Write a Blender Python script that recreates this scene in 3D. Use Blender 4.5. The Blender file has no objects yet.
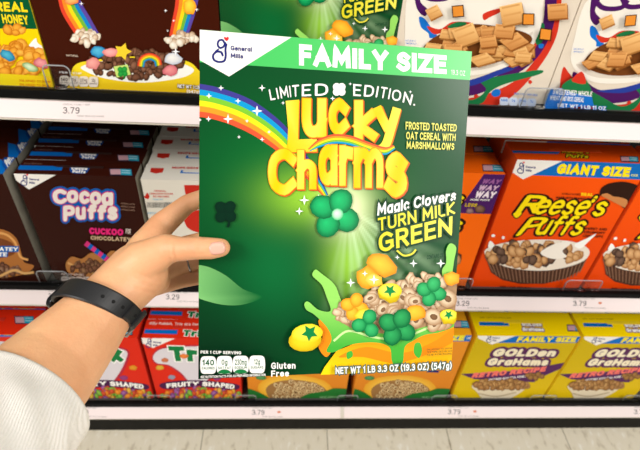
import bpy, bmesh, math, random
import numpy as np
from mathutils import Vector, Matrix
from mathutils.geometry import tessellate_polygon, delaunay_2d_cdt

S = bpy.context.scene
COL = S.collection
# ------------------------------------------------------------------ camera
CAM = np.array([0.0, -0.6, 1.192])
ROT = np.array([[0.99737159, -0.037495, 0.0620003],
                [-0.02347231, 0.64234913, 0.76605264],
                [0.06854898, 0.76549443, -0.63978068]])      # rows: right, up, forward
F = 500.1
cd = bpy.data.cameras.new('camera'); cam = bpy.data.objects.new('camera', cd); COL.objects.link(cam)
cd.sensor_width = 36; cd.lens = F / 640 * 36; cd.clip_start = 0.02
m = Matrix(np.array([ROT[0], ROT[1], -ROT[2]]).T.tolist()).to_4x4(); m.translation = Vector(CAM)
cam.matrix_world = m
cd.dof.use_dof = True; cd.dof.focus_distance = 0.40; cd.dof.aperture_fstop = 13
S.camera = cam
# ------------------------------------------------------------------ world, lamps, exposure
S.view_settings.view_transform = 'Standard'; S.view_settings.look = 'None'
S.view_settings.exposure = -0.05; S.view_settings.gamma = 1.0
w = bpy.data.worlds.new('store_light'); S.world = w; w.use_nodes = True
bgn = w.node_tree.nodes['Background']; bgn.inputs[0].default_value = (1.0, 0.975, 0.94, 1); bgn.inputs[1].default_value = 0.20
def area(loc, sx, sy, power, target):
    l = bpy.data.lights.new('ceiling_lamp', 'AREA'); l.shape = 'RECTANGLE'; l.size = sx; l.size_y = sy; l.energy = power
    l.color = (1.0, 0.97, 0.92)
    o = bpy.data.objects.new('ceiling_lamp', l); COL.objects.link(o); o.location = loc
    o.rotation_euler = (Vector(target) - Vector(loc)).to_track_quat('-Z', 'Y').to_euler()
area((0.0, -1.0, 3.1), 4.0, 0.6, 20, (0, -0.9, 0))
area((-2.3, -2.0, 3.1), 1.6, 0.9, 92, (0, 0, 0.6))
area((2.5, -2.0, 3.1), 1.6, 0.9, 92, (0, 0, 0.6))
area((-3.0, -4.3, 3.0), 2.0, 1.0, 26, (0, 0, 0.6))
area((3.0, -4.3, 3.0), 2.0, 1.0, 26, (0, 0, 0.6))

# ------------------------------------------------------------------ measuring helpers
def ray(px, py):
    return np.array([(px - 320) / F, -(py - 225) / F, 1.0]) @ ROT
def at(px, py, d):                       # point at distance d along the optical axis
    return Vector(CAM + ray(px, py) * d)
def project(P):
    c = ROT @ (np.array(P) - CAM)
    return 320 + F * c[0] / c[2], 225 - F * c[1] / c[2]
class Plane:
    """printed face: origin (lower left), unit axes u and v"""
    def __init__(s, O, U, V):
        s.O, s.U, s.V = [np.array(a, float) for a in (O, U, V)]
        s.N = np.cross(s.U, s.V)
    def uv(s, px, py):
        r = ray(px, py); t = ((s.O - CAM) @ s.N) / (r @ s.N)
        p = CAM + r * t - s.O
        return p @ s.U, p @ s.V
    def px(s, u, v):
        return project(s.O + s.U * u + s.V * v)

def lin(c):
    return tuple((x / 255 / 12.92 if x / 255 <= 0.04045 else ((x / 255 + 0.055) / 1.055) ** 2.4) for x in c)
def mix(a, b, t):
    t = max(0, min(1, t)); return tuple(a[i] * (1 - t) + b[i] * t for i in range(3))

# ------------------------------------------------------------------ materials
def mat(name, col, rough=0.5, noise=0.0, nscale=40, bump=0.0, bscale=200, metal=0, **kw):
    M = bpy.data.materials.new(name); M.use_nodes = True
    nt = M.node_tree; b = nt.nodes['Principled BSDF']
    b.inputs['Roughness'].default_value = rough; b.inputs['Metallic'].default_value = metal
    tc = nt.nodes.new('ShaderNodeTexCoord')
    n = nt.nodes.new('ShaderNodeTexNoise'); n.inputs['Scale'].default_value = nscale; n.inputs['Detail'].default_value = 4
    nt.links.new(tc.outputs['Object'], n.inputs['Vector'])
    r = nt.nodes.new('ShaderNodeValToRGB')
    c = lin(col)
    r.color_ramp.elements[0].color = (*[x * (1 - noise) for x in c], 1); r.color_ramp.elements[0].position = .3
    r.color_ramp.elements[1].color = (*[min(1, x * (1 + noise)) for x in c], 1); r.color_ramp.elements[1].position = .7
    nt.links.new(n.outputs['Fac'], r.inputs['Fac']); nt.links.new(r.outputs['Color'], b.inputs['Base Color'])
    if bump:
        n2 = nt.nodes.new('ShaderNodeTexNoise'); n2.inputs['Scale'].default_value = bscale
        nt.links.new(tc.outputs['Object'], n2.inputs['Vector'])
        bp = nt.nodes.new('ShaderNodeBump'); bp.inputs['Strength'].default_value = bump; bp.inputs['Distance'].default_value = 0.001
        nt.links.new(n2.outputs['Fac'], bp.inputs['Height']); nt.links.new(bp.outputs['Normal'], b.inputs['Normal'])
    for k, v in kw.items():
        b.inputs[k.replace('_', ' ')].default_value = v
    return M
def print_mat(name, rough, coat):
    M = bpy.data.materials.new(name); M.use_nodes = True
    nt = M.node_tree; b = nt.nodes['Principled BSDF']
    a = nt.nodes.new('ShaderNodeVertexColor'); a.layer_name = 'Print'
    nt.links.new(a.outputs['Color'], b.inputs['Base Color'])
    b.inputs['Roughness'].default_value = rough
    b.inputs['Coat Weight'].default_value = coat; b.inputs['Coat Roughness'].default_value = 0.22
    b.inputs['Specular IOR Level'].default_value = 0.03 if coat < .3 else 0.08
    return M
M_PRINT = print_mat('printed_card', 0.38, 0.06)
M_GLOSS = print_mat('varnished_green_card', 0.35, 0.36)
M_PAPER = print_mat('printed_paper', 0.7, 0.0)
M_GREYCARD = mat('bare_card_edge', (150, 146, 132), 0.8, 0.1)
M_RAIL = mat('cream_rail_metal', (206, 198, 184), 0.4, 0.04)
M_BLACK = mat('black_shelf_lip', (10, 10, 10), 0.6, 0.2, bump=.1, Specular_IOR_Level=.08)
M_DECK = mat('dark_shelf_deck', (60, 58, 56), 0.6, 0.1)
M_KICK = mat('dark_kick_plate', (30, 29, 26), 0.7, 0.15, Specular_IOR_Level=.1)

def setp(o, label=None, cat=None, group=None, kind=None):
    if label: o['label'] = label
    if cat: o['category'] = cat
    if group: o['group'] = group
    if kind: o['kind'] = kind
    return o
def empty(name, loc=(0, 0, 0)):
    o = bpy.data.objects.new(name, None); o.location = loc; o.empty_display_size = .02; COL.objects.link(o); return o
def link(name, me, parent=None, mats=()):
    o = bpy.data.objects.new(name, me)
    for x in mats: me.materials.append(x)
    COL.objects.link(o)
    if parent: o.parent = parent
    return o
def box_bm(bm, x0, y0, z0, x1, y1, z1, bev=0.0):
    r = bmesh.ops.create_cube(bm, size=1)
    for v in r['verts']:
        v.co = Vector(((x0 + x1) / 2 + v.co.x * (x1 - x0), (y0 + y1) / 2 + v.co.y * (y1 - y0), (z0 + z1) / 2 + v.co.z * (z1 - z0)))
    if bev:
        es = {e for v in r['verts'] for e in v.link_edges}
        bmesh.ops.bevel(bm, geom=list(es), offset=bev, segments=2, profile=.5, affect='EDGES')
def bm_obj(name, bm, mats, parent=None, smooth=False):
    me = bpy.data.meshes.new(name); bm.to_mesh(me); bm.free()
    if smooth:
        for p in me.polygons: p.use_smooth = True
    return link(name, me, parent, mats if isinstance(mats, (list, tuple)) else [mats])

# ------------------------------------------------------------------ stroke lettering
G = {
'A': (80, "0 0 40 100 80 0|14 32 66 32"), 'B': (58, "0 0 0 100|~0 100 36 100 52 88 50 62 32 54 0 54|~0 54 38 54 58 42 58 12 38 0 0 0"),
'C': (66, "~66 84 40 101 9 86 0 50 9 14 40 -1 66 16"), 'D': (66, "0 0 0 100|~0 100 36 98 60 82 66 50 60 18 36 2 0 0"),
'E': (50, "50 100 0 100 0 0 50 0|0 52 44 52"), 'F': (50, "50 100 0 100 0 0|0 50 44 50"),
'G': (72, "~66 84 40 101 9 86 0 50 9 14 40 -1 70 14|70 14 70 46 42 46"), 'H': (64, "0 0 0 100|64 0 64 100|0 52 64 52"),
'I': (0, "0 0 0 100"), 'J': (36, "~36 100 36 30 26 4 0 4"), 'K': (60, "0 0 0 100|58 100 2 46 60 0"), 'L': (46, "0 100 0 0 46 0"),
'M': (84, "0 0 5 100 42 28 79 100 84 0"), 'N': (66, "0 0 0 100 66 0 66 100"),
'O': (76, "~38 100 9 86 0 50 9 14 38 0 67 14 76 50 67 86 38 100"), 'P': (54, "0 0 0 100|~0 100 38 100 54 86 54 60 38 48 0 48"),
'Q': (76, "~38 100 9 86 0 50 9 14 38 0 67 14 76 50 67 86 38 100|48 26 76 -4"),
'R': (58, "0 0 0 100|~0 100 38 100 54 88 54 62 38 50 0 50|28 50 58 0"), 'S': (54, "~52 84 28 101 4 86 6 62 48 42 52 14 26 -1 0 16"),
'T': (60, "0 100 60 100|30 100 30 0"), 'U': (64, "~0 100 0 60 0 26 12 4 32 -1 52 4 64 26 64 60 64 100"), 'V': (72, "0 100 36 0 72 100"),
'W': (104, "0 100 26 0 52 90 78 0 104 100"), 'X': (66, "0 0 66 100|0 100 66 0"), 'Y': (68, "0 100 34 46 68 100|34 46 34 0"),
'Z': (58, "0 100 58 100 0 0 58 0"),
'a': (48, "~46 56 26 70 5 58 0 34 6 8 24 0 44 12|48 70 48 0"), 'b': (48, "0 100 0 0|~0 52 22 69 44 56 48 34 44 10 22 -1 0 14"),
'c': (44, "~44 56 24 69 5 56 0 34 6 10 24 -1 44 12"), 'd': (48, "48 100 48 0|~48 54 26 69 5 56 0 34 6 10 26 -1 48 14"),
'e': (48, "~2 36 48 40 42 62 24 70 5 58 0 34 7 8 26 -1 47 12"), 'f': (34, "~36 96 18 98 12 80 12 0|0 64 32 64"),
'g': (48, "~46 56 26 70 5 58 0 34 6 8 24 2 44 14|~48 70 48 -10 38 -28 4 -24"), 'h': (46, "0 100 0 0|~0 48 20 68 40 62 46 44 46 0"),
'i': (0, "0 68 0 0|0 92 0 96"), 'k': (42, "0 100 0 0|40 68 2 32 44 0"), 'l': (0, "0 100 0 0"),
'm': (78, "0 70 0 0|~0 48 16 68 34 62 39 44 39 0|~39 48 56 68 72 62 78 44 78 0"), 'n': (46, "0 70 0 0|~0 48 20 68 40 62 46 44 46 0"),
'o': (52, "~26 70 6 60 0 35 6 10 26 0 46 10 52 35 46 60 26 70"), 'p': (48, "0 70 0 -30|~0 54 22 69 44 56 48 34 44 10 22 -1 0 14"),
'r': (30, "0 70 0 0|~0 44 12 66 30 66"), 's': (40, "~38 58 20 70 3 58 8 42 34 30 38 10 18 -1 0 10"), 't': (32, "~12 94 12 20 20 2 32 4|0 66 30 66"),
'u': (46, "~0 70 0 26 8 4 24 -1 40 8 46 24|46 70 46 0"), 'v': (46, "0 70 23 0 46 70"), 'y': (48, "0 70 26 2|50 70 18 -30"), 'x': (46, "0 0 46 70|0 70 46 0"),
'0': (54, "~27 100 5 86 0 50 5 14 27 0 49 14 54 50 49 86 27 100"), '1': (22, "0 82 20 100 20 0"), '2': (52, "~2 82 26 101 50 84 46 60 0 2|0 0 52 0"),
'3': (52, "~2 88 26 101 48 86 46 62 22 53|~22 53 48 48 53 20 26 -1 0 12"), '4': (58, "44 0 44 100 0 28 58 28"), '5': (50, "46 100 6 100 4 58|~4 58 28 64 50 50 50 16 26 -1 0 10"),
'7': (50, "0 100 50 100 16 0"), '8': (50, "~25 100 4 90 6 62 25 54 44 62 46 90 25 100|~25 54 2 42 2 12 25 0 48 12 48 42 25 54"),
'9': (50, "~50 60 25 45 2 60 4 88 25 100 46 90 50 60 46 20 20 -1 4 8"),
'.': (0, "0 0 0 4"), "'": (6, "4 100 0 76"), ',': (6, "4 4 0 -14"), '(': (16, "~16 108 0 70 0 30 16 -10"), ')': (16, "~0 108 16 70 16 30 0 -10"),
'%': (60, "54 100 6 0|~12 96 2 84 12 72 22 84 12 96|~48 28 38 16 48 4 58 16 48 28"), '-': (30, "0 45 30 45"), '&': (60, "~60 0 10 76 22 100 42 84 0 26 20 0 46 8 60 40"),
}
def catmull(P, n=5):
    P = [np.array(p, float) for p in P]
    if len(P) < 3: return P
    closed = np.allclose(P[0], P[-1])
    Q = [P[-2] if closed else 2 * P[0] - P[1]] + P + [P[1] if closed else 2 * P[-1] - P[-2]]
    out = []
    for i in range(1, len(Q) - 2):
        a, b, c, d = Q[i - 1:i + 3]
        for k in range(n):
            t = k / n
            out.append(0.5 * (2 * b + (c - a) * t + (2 * a - 5 * b + 4 * c - d) * t * t + (3 * b - a - 3 * c + d) * t ** 3))
    out.append(P[-1]); return out
def ribbon(P, w, cap='butt'):
    """polygons (quads and caps) covering a stroke of width w; w may be a list"""
    P = [np.array(p, float) for p in P]; n = len(P)
    W = [w] * n if not hasattr(w, '__len__') else [w[0] + (w[-1] - w[0]) * i / (n - 1) for i in range(n)] if len(w) == 2 else w
    closed = n > 3 and np.allclose(P[0], P[-1])
    if cap == 'square' and not closed:
        a = P[0] - P[1]; b = P[-1] - P[-2]
        P[0] = P[0] + a / (np.linalg.norm(a) + 1e-9) * W[0] / 2; P[-1] = P[-1] + b / (np.linalg.norm(b) + 1e-9) * W[-1] / 2
    nr = []; out = []
    for i in range(n - 1):
        d = P[i + 1] - P[i]; d = d / (np.linalg.norm(d) + 1e-9); nn_ = np.array([-d[1], d[0]]); nr.append(nn_)
        out.append([P[i] + nn_ * W[i] / 2, P[i + 1] + nn_ * W[i + 1] / 2, P[i + 1] - nn_ * W[i + 1] / 2, P[i] - nn_ * W[i] / 2])
    for i in range(0 if closed else 1, n - 1):
        na, nb = nr[i - 1], nr[i]; mt = na + nb; k = np.linalg.norm(mt)
        if k < .3: continue
        s_ = min(2 / k, 2.2); mt = mt / k
        sg = -1 if na[0] * nb[1] - na[1] * nb[0] > 0 else 1
        out.append([P[i], P[i] + sg * na * W[i] / 2, P[i] + sg * mt * W[i] / 2 * s_, P[i] + sg * nb * W[i] / 2])
    if cap == 'round' and not closed:
        for p, r in ((P[0], W[0] / 2), (P[-1], W[-1] / 2)):
            out.append([p + r * np.array([math.cos(t), math.sin(t)]) for t in np.linspace(0, 2 * math.pi, 10)[:-1]])
    return out
def layout(txt, wt, gap, space=.38):
    x = 0; res = []
    for ch in txt:
        if ch == ' ': x += space; continue
        if ch not in G: continue
        gw, st = G[ch]
        strokes = []
        for s in st.split('|'):
            sm = s[0] == '~'; v = [float(k) for k in s.lstrip('~').split()]
            pts = [(x + wt / 2 + v[i] / 100 * (1 - wt * .6), wt / 2 + v[i + 1] / 100 * (1 - wt)) for i in range(0, len(v), 2)]
            strokes.append(catmull(pts, 3) if sm else pts)
        res.append(strokes); x += gw / 100 * (1 - wt * .6) + wt + gap
    return res, x - gap

class Print:
    STEP = 2.2e-5
    def __init__(s, plane, W, H):
        s.pl, s.W, s.H = plane, W, H; s.v, s.f, s.c = [], [], []; s.L = 1; s.rnd = random.Random(7)
    def tri(s, uvs, cols, L):
        P = [(u, v, c) for (u, v), c in zip(uvs, cols)]
        for ax, sg, lim in ((0, 1, 0), (0, -1, s.W), (1, 1, 0), (1, -1, s.H)):
            Q = []
            for i in range(len(P)):
                a, b = P[i - 1], P[i]
                da = sg * (a[ax] - lim) if sg > 0 else lim - a[ax]; db = sg * (b[ax] - lim) if sg > 0 else lim - b[ax]
                if (da >= 0) != (db >= 0):
                    t = da / (da - db); Q.append((a[0] + (b[0] - a[0]) * t, a[1] + (b[1] - a[1]) * t, mix(a[2], b[2], t)))
                if db >= 0: Q.append(b)
            P = Q
            if len(P) < 3: return
        area2 = sum(P[i - 1][0] * P[i][1] - P[i][0] * P[i - 1][1] for i in range(len(P)))
        if area2 < 0: P = P[::-1]
        if abs(area2) < 1e-12: return
        k = len(s.v)
        for u, v, c in P: s.v.append((u, -L * s.STEP, v)); s.c.append(c)
        s.f.append(tuple(range(k, k + len(P))))
    def color(s, col, p):
        return col(p[0], p[1]) if callable(col) else col
    def poly(s, pts, col, L=None, adv=True):
        if L is None:
            L = s.L
            if adv: s.L += 1
        uv = [s.pl.uv(*p) for p in pts]; cs = [s.color(col, p) for p in pts]
        if len(pts) == 3 or not adv: s.tri(uv, cs, L); return
        for t in tessellate_polygon([[Vector((a, b, 0)) for a, b in uv]]):
            s.tri([uv[i] for i in t], [cs[i] for i in t], L)
    def union(s, polys, col, dl=0):
        """one flat printed patch covering all the given polygons"""
        V, Fc = [], []
        for p in polys:
            uv = [s.pl.uv(*q) for q in p]
            if abs(sum(uv[i - 1][0] * uv[i][1] - uv[i][0] * uv[i - 1][1] for i in range(len(uv)))) < 1e-11: continue
            if sum(uv[i - 1][0] * uv[i][1] - uv[i][0] * uv[i - 1][1] for i in range(len(uv))) < 0: uv = uv[::-1]
            k = len(V); V += [Vector((a * 1000, b * 1000)) for a, b in uv]; Fc.append(list(range(k, k + len(uv))))
        if not Fc: return
        ov, oe, of, _, _, _ = delaunay_2d_cdt(V, [], Fc, 0, 1e-5, False)
        EA = [(np.array([V[i][:] for i in f]), np.array([V[f[(k + 1) % len(f)]][:] for k, i in enumerate(f)])) for f in Fc]
        ctr = np.array([[sum(ov[i].x for i in f) / 3, sum(ov[i].y for i in f) / 3] for f in of]); inside = np.zeros(len(of), bool)
        for A, B in EA:
            d = B - A; w_ = d[None, :, 0] * (ctr[:, None, 1] - A[None, :, 1]) - d[None, :, 1] * (ctr[:, None, 0] - A[None, :, 0])
            inside |= (w_ >= -1e-9).all(1)
        ov = [(v.x / 1000, v.y / 1000) for v in ov]
        oc = [s.color(col, s.pl.px(*v)) for v in ov] if callable(col) else [col] * len(ov)
        for f, ok in zip(of, inside):
            if ok: s.tri([ov[i] for i in f], [oc[i] for i in f], s.L + dl)
        if not dl: s.L += 1
    def curve(s, pts, col, n=6):
        s.poly([tuple(p) for p in catmull(list(pts) + [pts[0]], n)[:-1]], col)
    def grid(s, fn, nx, ny, L=0):
        us = np.linspace(0, s.W, nx + 1); vs = np.linspace(0, s.H, ny + 1); k = len(s.v)
        for v in vs:
            for u in us:
                s.v.append((u, -L * s.STEP, v)); s.c.append(fn(*s.pl.px(u, v)) if callable(fn) else fn)
        for j in range(ny):
            for i in range(nx):
                a = k + j * (nx + 1) + i; s.f.append((a, a + 1, a + nx + 2, a + nx + 1))
    def stroke(s, pts, w, col, cap='butt', smooth=True, n=6):
        P = catmull(pts, n) if smooth else pts
        s.union([[tuple(p) for p in q] for q in ribbon(P, w, cap)], col)
    def text(s, txt, quad, col, wt=.2, gap=.1, cap='square', out=None, outc=None, shadow=None, shc=None, base=None, top=None, jit=0, slant=0):
        """quad = TL, TR, BR, BL in photo pixels; or base and top: baseline and cap line curves"""
        gl, wid = layout(txt, wt, gap)
        if base is None:
            TL, TR, BR, BL = [np.array(p, float) for p in quad]
            f = lambda a, b: (BL * (1 - a) + BR * a) * (1 - b) + (TL * (1 - a) + TR * a) * b
        else:
            B = catmull(base, 10); T = catmull(top, 10)
            def samp(C, a):
                a = max(0, min(1, a)) * (len(C) - 1); i = min(int(a), len(C) - 2); return C[i] + (C[i + 1] - C[i]) * (a - i)
            f = lambda a, b: samp(B, a) * (1 - b) + samp(T, a) * b
        passes = []
        if out:
            if shadow: passes.append((wt + out, shc or outc, shadow))
            passes.append((wt + out, outc, (0, 0)))
        elif shadow: passes.append((wt, shc, shadow))
        passes.append((wt, col, (0, 0)))
        for ww, cc, (dx, dy) in passes:
            acc = []
            for gi, strokes in enumerate(gl):
                jy = (s.rnd.random() - .5) * jit if jit else 0
                for st in strokes:
                    for q in ribbon(st, ww, cap):
                        pts = [f((p[0] + slant * p[1]) / wid, p[1]) + np.array([dx, dy]) for p in q]
                        acc.append([tuple(p) for p in pts])
                s.union(acc, cc, .01 + (gi % 2) * .45); acc = []
            s.L += 1
    def blob(s, x, y, rx, ry, dark, light, rot=0, n=12, rough=.15, L=None, hx=-.3, hy=-.35, seed=None):
        R = random.Random(seed) if seed is not None else s.rnd
        if L is None: L = s.L; s.L += 1
        c0, s0 = math.cos(rot), math.sin(rot); out = []; mid = []
        for i in range(n):
            t = 2 * math.pi * i / n; k = 1 + (R.random() - .5) * 2 * rough
            a, b = rx * k * math.cos(t), ry * k * math.sin(t)
            out.append((x + a * c0 - b * s0, y + a * s0 + b * c0)); a *= .6; b *= .6
            mid.append((x + a * c0 - b * s0 + hx * rx * .25, y + a * s0 + b * c0 + hy * ry * .25))
        c = (x + hx * rx * .6, y + hy * ry * .6); mc = mix(dark, light, .6)
        U = s.pl.uv
        for i in range(n):
            o1, o2, m1, m2 = U(*out[i - 1]), U(*out[i]), U(*mid[i - 1]), U(*mid[i])
            s.tri([o1, o2, m2], [dark, dark, mc], L); s.tri([o1, m2, m1], [dark, mc, mc], L); s.tri([m1, m2, U(*c)], [mc, mc, light], L)
    def ring(s, x, y, r, dark, light, hole, sq=.7, rot=0, L=None):
        if L is None: L = s.L; s.L += 3
        s.blob(x, y, r, r * sq, dark, light, rot, 12, .06, L)
        s.blob(x + r * .05, y + r * .02, r * .4, r * sq * .36, hole, mix(hole, dark, .3), rot, 8, .05, L + 1.5)
    def star(s, x, y, r, col=(1, 1, 1), k=4, inner=.3, rot=0):
        s.poly([(x + (r if i % 2 == 0 else r * inner) * math.cos(rot + math.pi * i / k), y + (r if i % 2 == 0 else r * inner) * math.sin(rot + math.pi * i / k)) for i in range(2 * k)], col)
    def build(s, name, parent, material=None, off=(0, 0, 0), tilt=None):
        me = bpy.data.meshes.new(name); me.from_pydata(s.v, [], s.f)
        ca = me.color_attributes.new('Print', 'FLOAT_COLOR', 'POINT')
        ca.data.foreach_set('color', [x for c in s.c for x in (*c, 1.0)])
        o = link(name, me, parent, [material or M_PRINT]); o.location = off
        if tilt: o.rotation_euler = tilt
        return o

# colours (print inks)
WHITE = lin((245, 243, 238)); INK = lin((32, 36, 110)); BLK = lin((20, 18, 20)); BLUE = lin((10, 105, 190)); YEL = lin((250, 215, 10))
CRUST = (lin((120, 66, 22)), lin((222, 160, 84))); OATS = (lin((150, 112, 72)), lin((226, 200, 160))); CHOC = (lin((48, 26, 16)), lin((128, 84, 62)))
def gm_logo(P, x, y, s):
    """script G with a small red heart, and the maker's name beside it"""
    q = lambda L: [(x + a * s, y + b * s) for a, b in L]
    P.stroke(q([(3.6, -8), (2, -10.6), (-1.4, -10.2), (-2.6, -6.5), (-.6, -3.4), (2.8, -4.6), (4.4, -8)]), 1.9 * s, INK, 'round', n=4)
    P.stroke(q([(5.4, -6.5), (4.6, -2), (4.8, 4), (3.4, 8.6), (-1.6, 9.6), (-6, 7.6), (-6.8, 3.4), (-3.6, .2), (.6, .6), (2, 3.6)]), 2.0 * s, INK, 'round', n=4)
    P.stroke(q([(-2, -2), (-4.6, 0)]), 1.6 * s, INK, 'round', smooth=False)
    h = lin((225, 45, 50)); P.curve(q([(5.2, -9.8), (3.2, -12.2), (3.9, -13.8), (5.3, -12.9), (7, -13.8), (7.7, -12), (6.6, -10.2)]), h, 3)
    P.text('General', [(x + 9.4 * s, y - 5.5 * s), (x + 29 * s, y - 4 * s), (x + 29 * s, y + .2 * s), (x + 9.4 * s, y - 1.2 * s)], INK, .22, .1)
    P.text('Mills', [(x + 9.4 * s, y + 1.6 * s), (x + 21 * s, y + 2.4 * s), (x + 21 * s, y + 6.6 * s), (x + 9.4 * s, y + 5.8 * s)], INK, .22, .1)
def nutrition(P, x, y, w, h, tag, white=WHITE, green=None, n=4, sk=0.0, words=True):
    for i in range(n):
        a = x + i * w * 1.13; yy = y + i * sk
        P.curve([(a, yy + .12 * h), (a + w * .5, yy), (a + w, yy + .12 * h), (a + w, yy + .9 * h), (a + w * .5, yy + h), (a, yy + .9 * h)], white, 4)
        t = ['140', '0g', '230mg', '12g'][i]
        P.text(t, [(a + .1 * w, yy + .2 * h), (a + .9 * w, yy + .2 * h), (a + .9 * w, yy + .52 * h), (a + .1 * w, yy + .52 * h)] if i in (0, 2) else
               [(a + .3 * w, yy + .2 * h), (a + .7 * w, yy + .2 * h), (a + .7 * w, yy + .5 * h), (a + .3 * w, yy + .5 * h)], tag, .2 if i == 0 else .16, .14)
        if words:
            P.text(['CALORIES', 'SAT FAT', 'SODIUM', 'SUGARS'][i], [(a + .06 * w, yy + .6 * h), (a + .94 * w, yy + .6 * h), (a + .94 * w, yy + .74 * h), (a + .06 * w, yy + .74 * h)], tag, .16, .12)
        if green and i in (1, 2):
            P.curve([(a + .04 * w, yy + .95 * h), (a + .3 * w, yy + .78 * h), (a + .7 * w, yy + .78 * h), (a + .96 * w, yy + .95 * h), (a + .5 * w, yy + h)], green, 4)

# ------------------------------------------------------------------ more print helpers
def rainbow(P, centre, widths, cols, n=8):
    C = catmull(centre, n); k = len(C); N = []
    for i in range(k):
        t = C[min(i + 1, k - 1)] - C[max(i - 1, 0)]; t = t / np.linalg.norm(t); N.append(np.array([t[1], -t[0]]))
    Wd = np.interp(np.linspace(0, 1, k), np.linspace(0, 1, len(widths)), widths); m_ = len(cols)
    for b, c in enumerate(cols):
        for i in range(k - 1):
            o = lambda j, s: tuple(C[j] + N[j] * Wd[j] * (.5 - s / m_))
            P.poly([o(i, b), o(i + 1, b), o(i + 1, b + 1), o(i, b + 1)], c, adv=False)
    P.L += 1
def clover(P, x, y, r, dark, light, rot=0, lobes=4, stem=True):
    if stem: P.stroke([(x, y), (x + r * .3, y + r * .9), (x + r * .2, y + r * 1.35)], r * .22, dark)
    P.blob(x, y, r * .4, r * .4, dark, mix(dark, light, .5), 0, 10, 0)
    for i in range(lobes):
        a = rot + 2 * math.pi * i / lobes
        P.blob(x + .55 * r * math.cos(a), y + .55 * r * math.sin(a), r * .55, r * .5, dark, light, a, 12, .04)
def letter(P, ch, x0, y0, x1, y1, lo, hi, col, wt, **kw):
    """one display letter filling the box x0,y0 - x1,y1; lo and hi are its lowest and highest em height"""
    e = (y1 - y0) / (hi - lo); top = y0 - (1 - hi) * e; bot = y1 + lo * e
    P.text(ch, [(x0, top), (x1, top), (x1, bot), (x0, bot)], col, wt, **kw)
def lumps(P, n, cx, cy, rx, ry, r, cols, seed=1, sq=.75, L=None):
    R = random.Random(seed); L0 = P.L; pts = []
    for _ in range(n):
        a = R.random() * 6.283; q = math.sqrt(R.random()); pts.append((cy + ry * q * math.sin(a), cx + rx * q * math.cos(a)))
    for i, (y, x) in enumerate(sorted(pts)):
        d, l = cols[R.randrange(len(cols))]; s = r * (.75 + .5 * R.random())
        P.blob(x, y, s, s * sq, d, l, R.random() * 3, 9, .18, L0 + (i % 40) * .5, seed=R.randrange(9999))
    P.L = L0 + 21
def oats(P, n, cx, cy, rx, ry, r, seed=1, cols=OATS):
    R = random.Random(seed); L0 = P.L; pts = []
    for _ in range(n):
        a = R.random() * 6.283; q = math.sqrt(R.random()); pts.append((cy + ry * q * math.sin(a), cx + rx * q * math.cos(a)))
    for i, (y, x) in enumerate(sorted(pts)):
        P.ring(x, y, r * (.85 + .3 * R.random()), cols[0], cols[1], mix(cols[0], (0, 0, 0), .5), .6 + .35 * R.random(), R.random() * 3, L0 + (i % 20) * 1.6)
    P.L = L0 + 34
def teal_label(P, x0, y0, x1, y1, sk=0):
    xm = (x0 + x1) / 2
    P.poly([(x0, y0), (x1, y0 + sk), (x1 + 1, y1 + sk), (x0 + 1, y1)], lin((40, 40, 60)))
    P.poly([(x0 + 1, y0 + 1), (xm, y0 + 1), (xm + .6, y1 - 1), (x0 + 1.6, y1 - 1)], lin((206, 160, 170)))
    P.poly([(xm, y0 + .6), (x1 - .4, y0 + .6 + sk), (x1 + .2, y1 - .7 + sk), (xm + .6, y1 - .7)], lin((40, 160, 190)))
    for k in (.3, .6): P.stroke([(xm + 1.2, y0 + (y1 - y0) * k), (x1 - 1.5, y0 + (y1 - y0) * k + sk)], .7, lin((190, 225, 230)), smooth=False)
def tag_corner(P, pts, lx, ly, s):
    P.poly(pts, lin((236, 232, 226))); gm_logo(P, lx, ly, s)

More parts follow.
